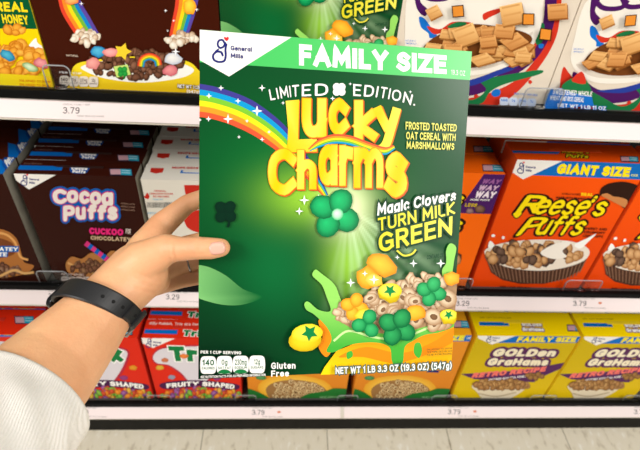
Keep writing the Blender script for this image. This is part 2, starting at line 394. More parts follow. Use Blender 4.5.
# ------------------------------------------------------------------ the green clover-marshmallow carton
def art_green(P):
    G0, G1, G2 = lin((0, 70, 30)), lin((0, 104, 42)), lin((0, 40, 18))
    LIME, GLOW = lin((150, 205, 50)), lin((236, 246, 190))
    def base(x, y):
        c = mix(G0, G1, math.exp(-((x - 300) / 90) ** 2 - ((y - 170) / 60) ** 2))
        c = mix(c, G2, max(0, min(1, (y - 250) / 110)) * max(0, min(1, (330 - x) / 90)))
        c = mix(c, lin((4, 104, 50)), .85 * math.exp(-((x - 275) / 44) ** 2 - ((y - 268) / 52) ** 2))
        c = mix(c, LIME, .95 * math.exp(-((x - 315) / 48) ** 2 - ((y - 196) / 26) ** 2))
        c = mix(c, LIME, .85 * math.exp(-((x - 352) / 26) ** 2 - ((y - 262) / 34) ** 2))
        dx, dy = x - 348, y - 208; d = math.hypot(dx, dy); a = math.degrees(math.atan2(dy, dx))
        if 12 < a < 108:
            k = .5 + .5 * math.sin(a * .5) * math.cos(a * .23 + 1); k = k * max(0, 1 - d / 130)
            k *= min(1, (a - 12) / 22, (108 - a) / 20)
            c = mix(c, lin((196, 232, 180)), k * .9)
        c = mix(c, GLOW, math.exp(-(dx / 22) ** 2 - (dy / 26) ** 2))
        return c
    P.grid(base, 150, 190)
    P.L = 2
    # pale green sweep on the left and a darker fold behind it
    P.curve([(190, 268), (205, 266), (225, 275), (243, 289), (262, 297), (240, 305), (214, 303), (190, 292)], lambda x, y: mix(lin((120, 186, 110)), lin((4, 96, 44)), (x - 200) / 56))
    # banner
    P.poly([(190, 20), (480, 45), (478, 80.6), (190, 61.5)], lambda x, y: mix(lin((66, 190, 92)), lin((92, 204, 112)), (x - 300) / 170))
    P.poly([(180, 26), (198, 29.6), (291.5, 37.2), (229, 76.5), (196, 58), (180, 49)], lin((247, 243, 236)))
    gm_logo(P, 220.5, 51.6, 1.08)
    P.text('FAMILY SIZE', [(299, 44), (446.5, 55.5), (446.5, 74.2), (299, 65.4)], lin((250, 250, 244)), .26, .08)
    P.text('19.3 OZ', [(451, 69.5), (465, 70.8), (465, 76), (451, 74.7)], lin((215, 240, 215)), .17, .13)
    # rainbow, over the panel from the left edge to the middle
    R6 = [lin(c) for c in ((62, 58, 140), (10, 150, 205), (120, 190, 50), (250, 222, 30), (248, 150, 40), (228, 84, 50))]
    rainbow(P, [(186, 99), (214, 103), (245, 114), (275, 134), (300, 160), (318, 184), (326, 196)], [34, 32, 31, 26, 17, 9, 5], R6)
    for x, y, r in ((221, 88, 3), (209, 96, 3), (238, 101, 3), (257, 111, 5.5), (228, 119, 5), (262, 88, 3.6), (283, 103, 2), (247, 121, 2), (269, 132, 2), (239, 137, 2), (262, 139.5, 2.4), (208.5, 119, 3), (200, 120, 2), (303, 120, 2)):
        P.star(x, y, r)
    P.text('LIMITED', None, WHITE, .15, .2, 'round', base=[(270.5, 100.5), (286, 98), (300, 96.6), (328, 95.6)], top=[(268.5, 89.5), (284, 86.5), (300, 84.6), (328, 83.4)])
    P.text('EDITION.', None, WHITE, .15, .2, 'round', base=[(353, 96), (376, 97.6), (394, 100.6), (414.5, 106)], top=[(353, 84), (378, 86.2), (396, 89.6), (417, 96)])
    for k in range(4):
        a = math.pi / 4 + k * math.pi / 2
        P.blob(339 + 3.6 * math.cos(a), 89.5 + 3.6 * math.sin(a), 3.9, 3.9, WHITE, WHITE, 0, 10, 0)
    P.star(332.5, 98.5, 2.6); P.star(350, 84, 1.8); P.star(410, 92, 1.8)
    yl = lambda a, b: (lambda x, y: mix(lin((255, 214, 0)), lin((255, 236, 110)), (y - a) / (b - a)))
    og, sh = lin((214, 112, 20)), lin((236, 120, 40))
    kw = dict(cap='square', out=.035, outc=lin((238, 150, 20)), shadow=(1.0, 1.1), shc=lin((214, 84, 30)))
    hi = yl(95, 190)
    def ly(x, y): return mix(lin((250, 200, 0)), lin((252, 226, 80)), .5 + .5 * math.sin(x * .16 + y * .05 + 1.5))
    # Lucky
    P.poly([(286, 102), (300, 100.5), (299, 140), (317, 139.5), (318, 153), (287.5, 153.5), (288, 130)], lin((214, 100, 30)))
    P.poly([(285.5, 101), (299, 99.8), (298, 139.5), (316.6, 138.6), (316.6, 151.5), (287, 152.4), (288, 128)], ly)
    letter(P, 'u', 302, 102, 326, 137, 0, .7, ly, .225, **kw)
    letter(P, 'c', 328.5, 101.5, 348, 135, 0, .7, ly, .225, **kw)
    letter(P, 'k', 354, 100.5, 376, 140, 0, 1, ly, .225, **kw)
    P.stroke([(378, 108), (383, 120), (389, 132)], 9.4, og, 'butt'); P.stroke([(397, 109), (392, 128), (386, 146), (376, 154)], 9.4, og, 'butt')
    P.stroke([(376.5, 107), (382, 119), (388, 130)], 8.8, ly, 'butt'); P.stroke([(396.5, 108), (391, 127), (385, 145), (375, 152)], 8.8, ly, 'butt')
    rainbow(P, [(309, 150), (320, 143), (334, 139), (350, 140.5), (368, 147), (384, 151), (394, 147)], [3, 8, 9.5, 9.5, 9.5, 8, 4], [R6[5], R6[4], R6[3], R6[2], R6[1]])
    # Charms
    letter(P, 'C', 268, 149, 296, 194.5, 0, 1, ly, .22, **kw)
    letter(P, 'h', 297, 150, 316, 189, 0, 1, ly, .225, **kw)
    letter(P, 'a', 318.5, 148.5, 337, 185, 0, .7, ly, .225, **kw)
    letter(P, 'r', 339, 149, 352.5, 185.5, 0, .7, ly, .225, **kw)
    letter(P, 'm', 353.5, 150.5, 382.5, 187.5, 0, .7, ly, .19, **kw)
    letter(P, 's', 384.5, 156, 406.5, 196.5, 0, .7, ly, .225, **kw)
    yy = lin((238, 232, 110))
    P.text('FROSTED TOASTED', [(405, 121.8), (456, 124.4), (455.6, 131.6), (405, 129.6)], yy, .19, .12)
    P.text('OAT CEREAL WITH', [(405.6, 131.8), (455, 134), (454.6, 141), (405.6, 139.4)], yy, .19, .12)
    P.text('MARSHMALLOWS', [(406, 141.4), (453.6, 143.2), (453.2, 150), (406, 148.8)], yy, .19, .12)
    # dark clover, glowing clover held up in the light
    clover(P, 225.5, 211.5, 11.5, lin((0, 38, 22)), lin((0, 42, 24)), .75)
    P.star(304, 200, 5); P.star(299, 211, 4); P.star(318, 197, 3); P.star(346, 197, 3)
    clover(P, 334, 213, 24, lin((0, 104, 56)), lin((30, 190, 110)), .5, 4, False)
    P.blob(337, 214, 6, 6, lin((60, 190, 120)), lin((225, 255, 230)), 0, 12, .02)
    # Magic Clovers turn milk green
    dk = lin((0, 62, 30))
    P.text('Magic Clovers', [(376, 203.6), (454.5, 189.5), (454.5, 200.5), (376.5, 215.4)], WHITE, .2, .1, out=.3, outc=dk, slant=.1)
    ty = lambda x, y: mix(lin((228, 214, 40)), lin((250, 236, 90)), (x - 380) / 70)
    P.text('TURN MILK', [(376.5, 218), (453, 201.5), (454, 213.5), (377.5, 231)], ty, .17, .14, out=.26, outc=dk, slant=.05)
    P.text('GREEN', [(376.5, 233.6), (450.5, 216), (451, 233.5), (378.5, 252.5)], ty, .18, .12, out=.2, outc=dk, slant=.05)
    P.stroke([(396, 251), (403, 257), (411, 255), (416, 250)], 3.2, dk); P.stroke([(396, 250), (403, 255), (411, 253.4), (415, 249)], 1.8, ty(415, 250))
    # orange and yellow base under the splash
    OR, YE = lin((246, 140, 20)), lin((252, 214, 20))
    P.curve([(318, 320), (326, 317), (331, 326), (333, 344), (326, 356), (318, 346), (322, 336)], OR)
    P.poly([(316, 382), (324, 366), (336, 350), (360, 340), (400, 340), (470, 318), (470, 390), (316, 390)], lambda x, y: mix(OR, YE, (y - 338) / 26))
    P.curve([(338, 356), (365, 346), (400, 352), (430, 342), (456, 326), (456, 338), (430, 352), (395, 362), (362, 356)], OR)
    # green milk splash
    ML, MD = lin((150, 218, 100)), lin((70, 176, 60)); mg = lambda x, y: mix(ML, MD, (y - 300) / 46)
    P.curve([(304, 303), (308, 301), (318, 309), (330, 310), (326, 296), (321, 284), (312, 275), (315, 269), (321, 273), (334, 284), (341, 300), (352, 312), (380, 322), (420, 322), (446, 312), (458, 306), (458, 322), (440, 331), (424, 334), (412, 340), (404, 346), (402, 361), (396, 366), (391, 360), (389, 347), (378, 342), (360, 342), (346, 345), (334, 351), (326, 350), (331, 338), (326, 326), (314, 314), (306, 309)], mg, 5)
    P.curve([(443, 284), (441, 270), (445, 262), (445, 250), (449, 243), (455, 247), (453, 260), (451, 276), (452, 290)], mg)
    P.curve([(414, 343), (419, 342), (421, 350), (418, 357), (413, 352)], mg); P.curve([(346, 352), (351, 350), (352, 355), (347, 358)], mg)
    P.stroke([(333, 340), (348, 330), (372, 336), (396, 338), (420, 330), (450, 316)], 2.2, lin((205, 240, 160)))
    # cereal
    cream = (lin((172, 130, 92)), lin((240, 220, 186)))
    P.poly([(334, 318), (345, 304), (372, 292), (402, 284), (430, 276), (456, 278), (458, 312), (430, 324), (396, 334), (356, 330)], lin((170, 134, 98)))
    lumps(P, 60, 366, 312, 30, 12, 5.4, [cream], 3)
    oats(P, 34, 404, 300, 44, 15, 8, 5, cream); oats(P, 10, 430, 314, 20, 8, 9.5, 8, cream)
    lumps(P, 14, 425, 280, 26, 6, 6, [cream], 4)
    P.ring(445, 297, 10, *cream, lin((110, 78, 50)), .9, .6); P.ring(431, 315, 10, *cream, lin((110, 78, 50)), .85, .3)
    yo = (lin((236, 140, 20)), lin((252, 200, 60))); yy2 = (lin((214, 180, 20)), lin((250, 240, 80))); gg = (lin((0, 120, 62)), lin((60, 190, 110)))
    clover(P, 353, 305, 13, *yo, .3, 4, False); P.blob(362, 314, 9, 8, *yy2)
    P.blob(380, 264, 15, 10, *yo, .5); P.blob(366, 276, 12, 11, *yo); P.blob(372, 279, 9, 7, lin((246, 180, 40)), lin((254, 226, 110)))
    clover(P, 365, 322, 14, *gg, .9, 3, False)
    for x, y, r in ((388, 289, 12), (446, 313, 9)):
        P.blob(x, y + 3, r, r * .72, lin((196, 160, 10)), lin((236, 216, 30))); P.blob(x, y, r, r * .62, lin((226, 208, 30)), lin((250, 246, 100)), 0, 14, .02)
        P.star(x, y, r * .55, lin((20, 140, 70)), 5, .45, .3)
    clover(P, 429, 290, 14, *gg, .3, 4, False); P.blob(413, 311, 11, 8, *yo); P.blob(449, 277, 8, 7, *yo)
    clover(P, 395, 325, 18, lin((0, 98, 50)), lin((48, 168, 92)), .5, 4, False)
    for x, y, r in ((372, 278, 5), (363, 272, 3), (349, 281, 4.5), (411, 262, 4), (438, 262, 4.5), (395, 256, 2.5)): P.star(x, y, r)
    P.blob(304, 338, 16.5, 11, lin((206, 172, 10)), lin((240, 222, 40)), -.1, 16, .03); P.blob(306, 331, 15.5, 9.5, lin((226, 206, 30)), lin((248, 240, 80)), -.1, 16, .02)
    P.star(308.5, 330.5, 8.5, lin((16, 130, 66)), 5, .5, .4)
    # small print
    P.text('PER 1 CUP SERVING', [(201, 347.8), (241, 348.6), (241, 351.6), (201, 350.8)], WHITE, .2, .14)
    nutrition(P, 201.4, 353.4, 14.2, 17.4, lin((10, 90, 50)), WHITE, lin((20, 120, 60)), 4, -.25)
    P.text('SEE NUTRITION FACTS FOR AS PREPARED INFORMATION', [(201, 372.6), (265, 370.4), (265, 372.8), (201, 375)], WHITE, .19, .14)
    P.text('Gluten', [(270.5, 359.6), (294.5, 359.2), (294.5, 365.6), (270.5, 366)], WHITE, .2, .14)
    P.text('Free', [(270.5, 367.4), (288, 367), (288, 373.2), (270.5, 373.6)], WHITE, .2, .14)
    P.text('NET WT 1 LB 3.3 OZ (19.3 OZ) (547g)', [(334, 364.4), (448.5, 359.2), (448.5, 366), (334, 371)], WHITE, .2, .14, out=.3, outc=lin((70, 96, 90)))
    for k in range(3): P.text(['ENLARGED TO SHOW', 'TEXTURE DETAIL SEE', 'SIDE FOR MORE'][k], [(424, 346 + k * 2.7), (449, 344.6 + k * 2.7), (449, 346.4 + k * 2.7), (424, 347.8 + k * 2.7)], lin((110, 100, 40)), .15, .12)
    P.text('CONTAINS 2%', [(424, 254), (440, 251.5), (440, 255.5), (424, 258)], lin((0, 60, 32)), .18, .12)

# ------------------------------------------------------------------ the other printed fronts
def art_choc(P):
    P.grid(lin((62, 20, 7)), 1, 1); P.L = 2
    RB = [lin(c) for c in ((222, 66, 44), (244, 140, 40), (250, 214, 30), (110, 180, 60), (20, 130, 200), (90, 70, 160))]
    rainbow(P, [(66, -14), (71, 6), (80, 22), (90, 38)], [20, 22, 22, 20], RB[::-1])
    rainbow(P, [(188, -14), (186, 6), (182, 22), (178, 38)], [24, 22, 20, 18], RB[::-1])
    for (x, y, s_) in ((85, 37, 1), (182, 40, 2)): lumps(P, 26, x, y, 14, 6.5, 4, [(lin((206, 186, 160)), lin((250, 244, 232))), (lin((150, 110, 80)), lin((236, 214, 186)))], s_)
    P.blob(190, 6, 7, 9, *(lin((240, 150, 30)), lin((252, 220, 70)))); P.blob(72, -1, 7, 6, lin((236, 120, 60)), lin((250, 200, 120)))
    Yb = lin((236, 200, 20))
    P.curve([(74, 66), (92, 60), (138, 56), (184, 60), (199, 70), (214, 88), (222, 110), (60, 110), (70, 84)], lambda x, y: mix(lin((240, 214, 40)), lin((222, 178, 20)), (y - 66) / 30))
    P.curve([(82, 66), (110, 60), (165, 60), (193, 68), (186, 76), (160, 81), (135, 82), (105, 78), (88, 72)], WHITE)
    lumps(P, 120, 136, 64, 48, 13, 4.4, [CHOC, (lin((70, 40, 26)), lin((150, 104, 80)))], 4)
    P.blob(99, 51, 8, 6, lin((20, 120, 180)), lin((90, 190, 225))); P.blob(111, 52, 8, 4.5, lin((220, 120, 120)), lin((246, 180, 176)))
    P.star(123, 51, 9, lin((246, 206, 50)), 5, .55); P.blob(93, 63, 7, 6, lin((214, 120, 120)), lin((240, 170, 160)))
    P.poly([(114, 66), (128, 64), (131, 74), (117, 77)], lin((200, 226, 120))); clover(P, 123, 71, 5.5, lin((20, 130, 50)), lin((50, 170, 70)), .7)
    rainbow(P, [(141, 66), (143, 59), (150, 56), (157, 59), (159, 65)], [7, 7, 7], RB[:5])
    P.blob(173, 58, 9, 6.5, lin((190, 196, 210)), WHITE); P.blob(171, 70, 8, 6, lin((206, 96, 110)), lin((236, 150, 150))); P.star(176, 51, 4)
    P.text('PER 1 CUP', [(60, 70.5), (82, 72), (82, 74), (60, 72.5)], WHITE, .18, .12)
    nutrition(P, 60.5, 75, 8.6, 10.4, lin((70, 28, 12)), lin((226, 214, 200)), None, 4, .3)
    P.text('NET WT 1 LB', [(178, 83.5), (200, 85), (200, 88.4), (178, 87)], WHITE, .19, .12, out=.2, outc=lin((90, 60, 20)))
    P.text('(547g)', [(187, 89), (200, 90), (200, 93), (187, 92)], WHITE, .19, .12)
    for x, y, r in ((82, 3, 2.2), (166, 10, 2), (197, 9, 2), (174, 20, 1.6), (168, 30, 1.4)): P.star(x, y, r)
    P.text('NATURAL', [(67, 53.5), (79, 54.5), (79, 56.3), (67, 55.3)], lin((210, 190, 170)), .18, .12)
def art_honey(P):
    P.grid(lambda x, y: mix(lin((246, 208, 10)), lin((206, 206, 30)), (y - 66) / 14), 6, 12); P.L = 2
    P.poly([(-200, -60), (22, -60), (31.5, 0), (40, 29), (-200, 26)], lin((6, 84, 46)))
    P.text('WITH REAL', [(-40, 1), (26, 2.4), (28, 12.2), (-40, 10)], lin((246, 216, 30)), .24, .1)
    P.text('HONEY', [(1, 14), (27, 15.4), (29, 24.6), (3, 23)], lin((246, 216, 30)), .22, .1)
    hc = [(lin((190, 104, 10)), lin((246, 176, 60))), (lin((206, 124, 20)), lin((250, 190, 80)))]
    lumps(P, 5, 13, 32, 9, 5, 5, hc, 2); P.curve([(30, 44), (36, 38), (38, 43), (46, 49), (40, 54), (28, 50)], WHITE)
    lumps(P, 90, 8, 60, 40, 16, 6, hc, 6)
    P.blob(8, 55, 9, 5, lin((20, 110, 150)), lin((80, 180, 210)), .5); P.blob(42, 63, 8, 5, lin((190, 80, 100)), lin((240, 160, 160)), .3)
    P.blob(31, 67, 9, 4, lin((110, 160, 80)), lin((220, 236, 200)), .4); P.poly([(-60, 70), (52, 76), (56, 100), (-60, 100)], lambda x, y: mix(lin((214, 216, 40)), lin((236, 196, 20)), (x - 10) / 30))
    for k in range(2): P.text('ENLARGED TO SHOW', [(20, 79 + k * 4), (51, 80.4 + k * 4), (51, 82.6 + k * 4), (20, 81.2 + k * 4)], lin((200, 90, 20)), .17, .12)
def art_squares(P, PE):
    """bowl of cinnamon squares; the left part is measured on the right-hand copy"""
    D = P.pl
    def E(x, y): return D.px(*PE.uv(x, y))
    P.grid(lin((222, 208, 190)), 1, 1); P.L = 2
    RD, GR, PU, BL = lin((206, 52, 34)), lin((30, 116, 66)), lin((74, 24, 92)), lin((24, 110, 200))
    P.curve([(469, 110), (430, 108), (405, 92), (400, 60), (412, 70), (440, 92), (470, 98), (513, 82), (540, 52), (551, 20), (552, -20), (562, -20), (560, 16), (555, 40), (540, 66), (515, 94), (490, 108)], RD)
    P.curve([(412, 64), (440, 82), (470, 84), (505, 72), (530, 52), (543, 22), (546, -18), (556, -18), (556, 10), (550, 36), (535, 60), (510, 78), (478, 94), (446, 96), (420, 84)], PU)
    P.curve([(420, 78), (446, 90), (470, 100), (486, 90), (480, 80), (500, 76), (538, 70), (540, 74), (505, 84), (490, 92), (480, 104), (450, 104), (428, 94)], GR)
    P.curve([(440, 84), (470, 80), (508, 66), (524, 58), (516, 68), (496, 76), (470, 86)], lin((40, 60, 150)))
    for (x, y, rx, ry) in ((527, 54, 7, 4), (521, 61, 6, 3), (541, 46, 3, 2.4), (496, 93, 5, 4), (504, 52, 4, 3)): P.blob(x, y, rx, ry, BL, BL, -.5, 10, .1)
    P.curve([(508, 66), (524, 56), (538, 40), (530, 58), (518, 66)], RD)
    P.curve([(536, 26), (544, 24), (543, 40), (536, 44)], GR)
    for (x, y, c) in ((530, 82, RD), (476, 96, RD)): P.blob(x, y, 2, 2, c, c)
    # white bowl
    P.curve([(405, 30), (408, 56), (432, 74), (466, 76), (498, 70), (524, 56), (539, 32), (543, 4), (536, -14), (440, -20), (410, -10)], lin((238, 230, 218)))
    P.curve([(413, 56), (432, 69), (466, 71), (496, 66), (519, 53), (533, 32), (520, 40), (490, 60), (450, 64)], lin((216, 204, 190)))
    # upper swirl
    P.curve([(414, -20), (425, -18), (420, 0), (428, 10), (424, 16), (416, 6)], PU)
    P.curve([(419, 17), (425, 19), (432, 29), (437, 36), (430, 38), (428, 33), (421, 27)], BL)
    P.curve([(427, 26), (440, 29), (452, 22), (468, 22), (470, 24), (458, 32), (446, 32), (434, 34)], RD); P.curve([(447, 27), (457, 22), (467, 23), (458, 28)], GR)
    P.curve([(483, 14), (492, 10), (503, 8), (500, 12), (490, 17), (484, 20)], RD)
    P.stroke([(416, -12), (428, -2), (446, -2), (452, -10)], 5, PU); P.stroke([E(621, -4), E(627, 6), E(641, 6), E(650, 2)], 5, PU)
    # squares
    SQ = [(lin((176, 104, 44)), lin((240, 182, 112))), (lin((196, 130, 64)), lin((248, 202, 134)))]
    R = random.Random(3)
    def sq(x, y, s, a, k=.8, light=None):
        d, l = SQ[R.randrange(2)]
        pts = [(x + s * math.cos(a + math.pi / 2 * i + (.12 if i % 2 else 0)), y + s * k * math.sin(a + math.pi / 2 * i)) for i in range(4)]
        P.poly([(px + .8, py + 1.6) for px, py in pts], mix(d, (0, 0, 0), .35))
        P.poly(pts, lambda X, Y: mix(l, d, .5 + (Y - y) / s * .5))
        for j in (-.4, 0, .4):
            P.stroke([((pts[0][0] * (1 - t) + pts[1][0] * t) * (1 - u) + (pts[3][0] * (1 - t) + pts[2][0] * t) * u, (pts[0][1] * (1 - t) + pts[1][1] * t) * (1 - u) + (pts[3][1] * (1 - t) + pts[2][1] * t) * u) for t in (.1, .9) for u in [(j + .5)]], s * .13, mix(d, l, .3), smooth=False)
    P.curve([(420, 56), (430, 40), (450, 30), (470, 24), (496, 26), (524, 32), (532, 40), (520, 52), (498, 62), (468, 68), (440, 66)], lin((110, 60, 24)))
    for i in range(30):
        t = R.random(); q = R.random(); sq(426 + 100 * t, 62 - q * 26 - 8 * math.sin(t * 3) + 6 * abs(t - .5), 9 + 3 * R.random(), R.random() * 1.5, .62)
    for (x, y, s_, a, k) in ((465, 34, 15, .35, .9), (513, 40, 15, .1, .62), (503, 30, 13, .9, .7), (481, 58, 14, .2, .5), (511, 13, 15, .55, .95), (556, 10, 13, .7, .8), (433, 11, 9, .25, .9), (452, 50, 12, .8, .8), (487, 40, 11, .6, .7)): sq(x, y, s_, a, k)
    for (x, y, a) in ((457, 10, .7), (527, 18, .8), (544, 33, .9)):
        P.poly([(x + 8.4 * math.cos(a + math.pi / 2 * i), y + 8.4 * math.sin(a + math.pi / 2 * i)) for i in range(4)], lin((60, 30, 14)))
        P.poly([(x + 7 * math.cos(a + math.pi / 2 * i), y + 7 * math.sin(a + math.pi / 2 * i)) for i in range(4)], lin((226, 140, 50)))
    # text patches
    P.poly([E(545, 87), E(572, 86), E(590, 94), E(592, 104), E(540, 108)], BL)
    P.curve([E(560, 86), E(572, 76), E(584, 78), E(590, 92), E(580, 93)], GR); P.curve([E(570, 79), E(580, 70), E(584, 82)], RD)
    P.text('SWEETENED WHOLE', [E(552, 87.5), E(591, 90), E(590, 94.8), E(551, 92.4)], WHITE, .18, .12)
    P.text('WHEAT AND RICE CEREAL', [E(549, 93.5), E(583, 96), E(582, 100.6), E(548, 98)], WHITE, .18, .12)
    P.text('NET WT 1 LB 11 OZ', [E(556, 101.5), E(604, 105), E(604, 108.4), E(556, 105)], WHITE, .18, .12, out=.25, outc=BL)
    for k in range(2): P.text('NATURALLY', [E(572, 46.5 + k * 2.6), E(582, 47 + k * 2.6), E(582, 48.6 + k * 2.6), E(572, 48.2 + k * 2.6)], BL, .16, .12)
    P.text('PER 1 CUP SERVING', [(513, 91), (536, 92.6), (536, 94.4), (513, 92.8)], BL, .18, .12)
    nutrition(P, 499, 95.5, 8, 8, BL, lin((196, 206, 226)), None, 4, .35, False)
    P.text('SEE SIDE PANEL FOR INFORMATION', [(496, 104.8), (538, 107.4), (538, 108.8), (496, 106.2)], BL, .16, .12)
def art_cocoa(P):
    BR = lin((48, 16, 9)); P.grid(BR, 1, 1); P.L = 2
    tag_corner(P, [(8, 171.5), (57.5, 174), (29, 189.5), (17, 181), (8, 176)], 24.5, 180.6, .5)
    bl, mg = lin((10, 92, 180)), lin((210, 50, 120))
    cw = dict(cap='round')
    def logo(o_, c_):
        P.text('C', [(52, 189), (67, 188.6), (67.6, 203), (54, 204)], c_, .26, .05, 'round', out=o_, outc=c_)
        for (ch, x0, x1, y0, y1, lo, hi) in (('o', 67, 78.6, 191, 202.6, 0, .7), ('c', 79.4, 90, 191.6, 203.4, 0, .7), ('o', 90, 101.6, 192.4, 204.4, 0, .7), ('a', 101.6, 113.4, 193, 205.4, 0, .7)):
            letter(P, ch, x0, y0, x1, y1, lo, hi, c_, .25, cap='round', out=o_, outc=c_)
        for (ch, x0, x1, y0, y1, lo, hi) in (('P', 63.4, 75, 205, 221, 0, 1), ('u', 76, 86, 207.4, 219, 0, .7), ('f', 87.6, 97, 203.6, 219, 0, 1), ('f', 97.4, 107, 204, 219.4, 0, 1), ('s', 107.6, 118, 207, 219.6, 0, .7)):
            letter(P, ch, x0, y0, x1, y1, lo, hi, c_, .25, cap='round', out=o_, outc=c_)
    logo(.34, bl); logo(.1, mg); logo(.0001, lin((238, 226, 220)))
    for k in range(3): P.text('ARTIFICIAL FLAVOR', [(121, 202 + k * 3), (135, 203 + k * 3), (135, 204.6 + k * 3), (121, 203.6 + k * 3)], lin((150, 116, 100)), .15, .12)
    P.text('CUCKOO', [(89.5, 226.8), (123.5, 228.4), (123.5, 235), (89.5, 233.4)], lin((226, 40, 120)), .3, .05, 'round')
    P.text('FOR', [(126, 228), (131, 228.3), (131, 233.4), (126, 233)], lin((226, 210, 200)), .2, .1)
    P.text('CHOCOLATEY!', [(91, 235), (131, 237), (131, 241), (91, 239)], lin((206, 176, 140)), .22, .1)
    P.curve([(66, 264), (72, 256), (82, 258), (92, 252), (104, 256), (112, 250), (124, 254), (134, 262), (136, 276), (100, 280), (72, 274)], lin((170, 112, 60)))
    P.stroke([(68, 262), (80, 268), (96, 272), (118, 266)], 2, lin((206, 156, 96)))
    lumps(P, 60, 98, 268, 26, 9, 3.4, [CHOC, (lin((80, 50, 30)), lin((150, 112, 80)))], 9)
    for i in range(8):
        a = (85.5 + 3.3 * i, 242 + 2.5 * i); P.poly([(a[0] + 2, a[1] - 2), (a[0] + 5.3, a[1] + .5), (a[0] + 2.2, a[1] + 4.6), (a[0] - 1.1, a[1] + 2.1)], bl if i % 2 else mg)
    P.text('PER 1 CUP SERVING', [(62, 272), (84, 273), (84, 275), (62, 274)], lin((200, 180, 170)), .18, .12)
    nutrition(P, 62, 275.5, 6.4, 5, BR, lin((196, 180, 172)), None, 4, .1, False)
def art_cocoa_top(P):
    P.grid(lin((56, 20, 12)), 1, 1); P.L = 2
    P.poly([(19, 165.4), (63, 166.4), (61.6, 170.6), (18, 169.8)], BLUE)
    P.curve([(70, 168), (78, 166), (89, 166.6), (88, 171), (84, 173.6), (72, 173)], lin((20, 80, 160)), 4)
    P.text('Cocoa', [(71.4, 166.8), (87.6, 167.2), (87, 170.4), (71.2, 170)], WHITE, .34, .03, 'round'); P.text('Puffs', [(72.6, 170.2), (86, 170.6), (85.4, 173.6), (72.2, 173)], WHITE, .34, .03, 'round')
    teal_label(P, 109, 168.4, 131.6, 175.6, .6)
    P.text('BOX TOPS FOR EDUCATION', [(24, 163.2), (42, 163.6), (42, 164.6), (24, 164.2)], lin((140, 110, 100)), .15, .12)
def art_cocoa_left(P):
    P.grid(lin((46, 16, 9)), 1, 1); P.L = 2
    P.curve([(-40, 240), (-18, 228), (4, 230), (16, 238), (21, 252), (24, 262), (34, 266), (24, 274), (0, 278), (-40, 280)], lin((166, 104, 50)))
    P.curve([(-40, 250), (-10, 238), (6, 240), (14, 246), (10, 256), (-40, 262)], lin((116, 62, 30)))
    P.stroke([(-30, 236), (0, 233), (14, 241), (20, 256), (28, 260)], 2.2, lin((214, 156, 90)))
    P.poly([(-30, 246), (19, 246), (18.6, 252), (8, 252), (7.6, 257), (-30, 257)], lin((10, 90, 170)))
    P.text('CHOCOLATEY', [(-30, 247), (18, 247.2), (17.6, 251), (-30, 251)], WHITE, .22, .1)
    P.text('TASTE', [(-16, 252.4), (7, 252.4), (6.6, 256.2), (-16, 256.2)], WHITE, .22, .1)
    lumps(P, 40, -4, 270, 24, 6, 3.6, [CHOC, (lin((90, 56, 40)), lin((156, 120, 96)))], 5)
    P.stroke([(0, 276), (14, 270), (24, 273), (34, 272)], 2.4, lin((206, 160, 100)))
def art_white_back(P):
    P.grid(lin((222, 216, 204)), 1, 1); P.L = 2
    r = lin((196, 44, 32))
    P.poly([(184, 185), (206, 185), (206, 196), (185.5, 195.6)], r)
    for k, (a, b) in enumerate(((154, 166), (149.5, 173), (153, 169))): P.text(['ORIGINAL', 'CINNAMON SUGAR', 'BIG SQUARES'][k], [(a, 190 + k * 2.7), (b, 190.2 + k * 2.7), (b, 192 + k * 2.7), (a, 191.8 + k * 2.7)], r, .2, .12)
    P.curve([(141, 195), (145, 196), (147, 192.6), (149.5, 196), (148, 199), (144.6, 197.6)], r, 3)
    R = random.Random(4)
    x = 147
    while x < 172:
        w_ = .4 + R.random() * .7; P.poly([(x, 202.2), (x + w_, 202.2), (x + w_, 207.6), (x, 207.6)], lin((110, 108, 104)), adv=False); x += w_ + .5
    P.L += 1
    P.text('PLEASE RECYCLE', [(144, 212), (156, 212), (156, 214), (144, 214)], lin((130, 180, 210)), .18, .12)
    P.text('RESEALABLE', [(153, 198.6), (163, 198.6), (163, 200), (153, 200)], lin((130, 180, 210)), .18, .12)
    P.curve([(160, 212), (165, 209), (172, 211), (171, 217), (164, 219), (160, 216)], r); P.curve([(184, 214), (197, 210), (206, 214), (204, 232), (188, 228)], r)
def art_white_top(P):
    P.grid(lin((226, 220, 208)), 1, 1); P.L = 2
    r = lin((196, 44, 32))
    P.poly([(181, 170.3), (214, 170.8), (214, 174), (180, 173.4)], BLUE)
    P.poly([(151, 168), (164, 168.3), (162.6, 172.6), (156, 173.8), (150, 172.2)], r)
    P.text('RECIPE IDEAS INSIDE', [(172, 166.8), (212, 167.4), (212, 169.4), (172, 168.8)], r, .3, .1)
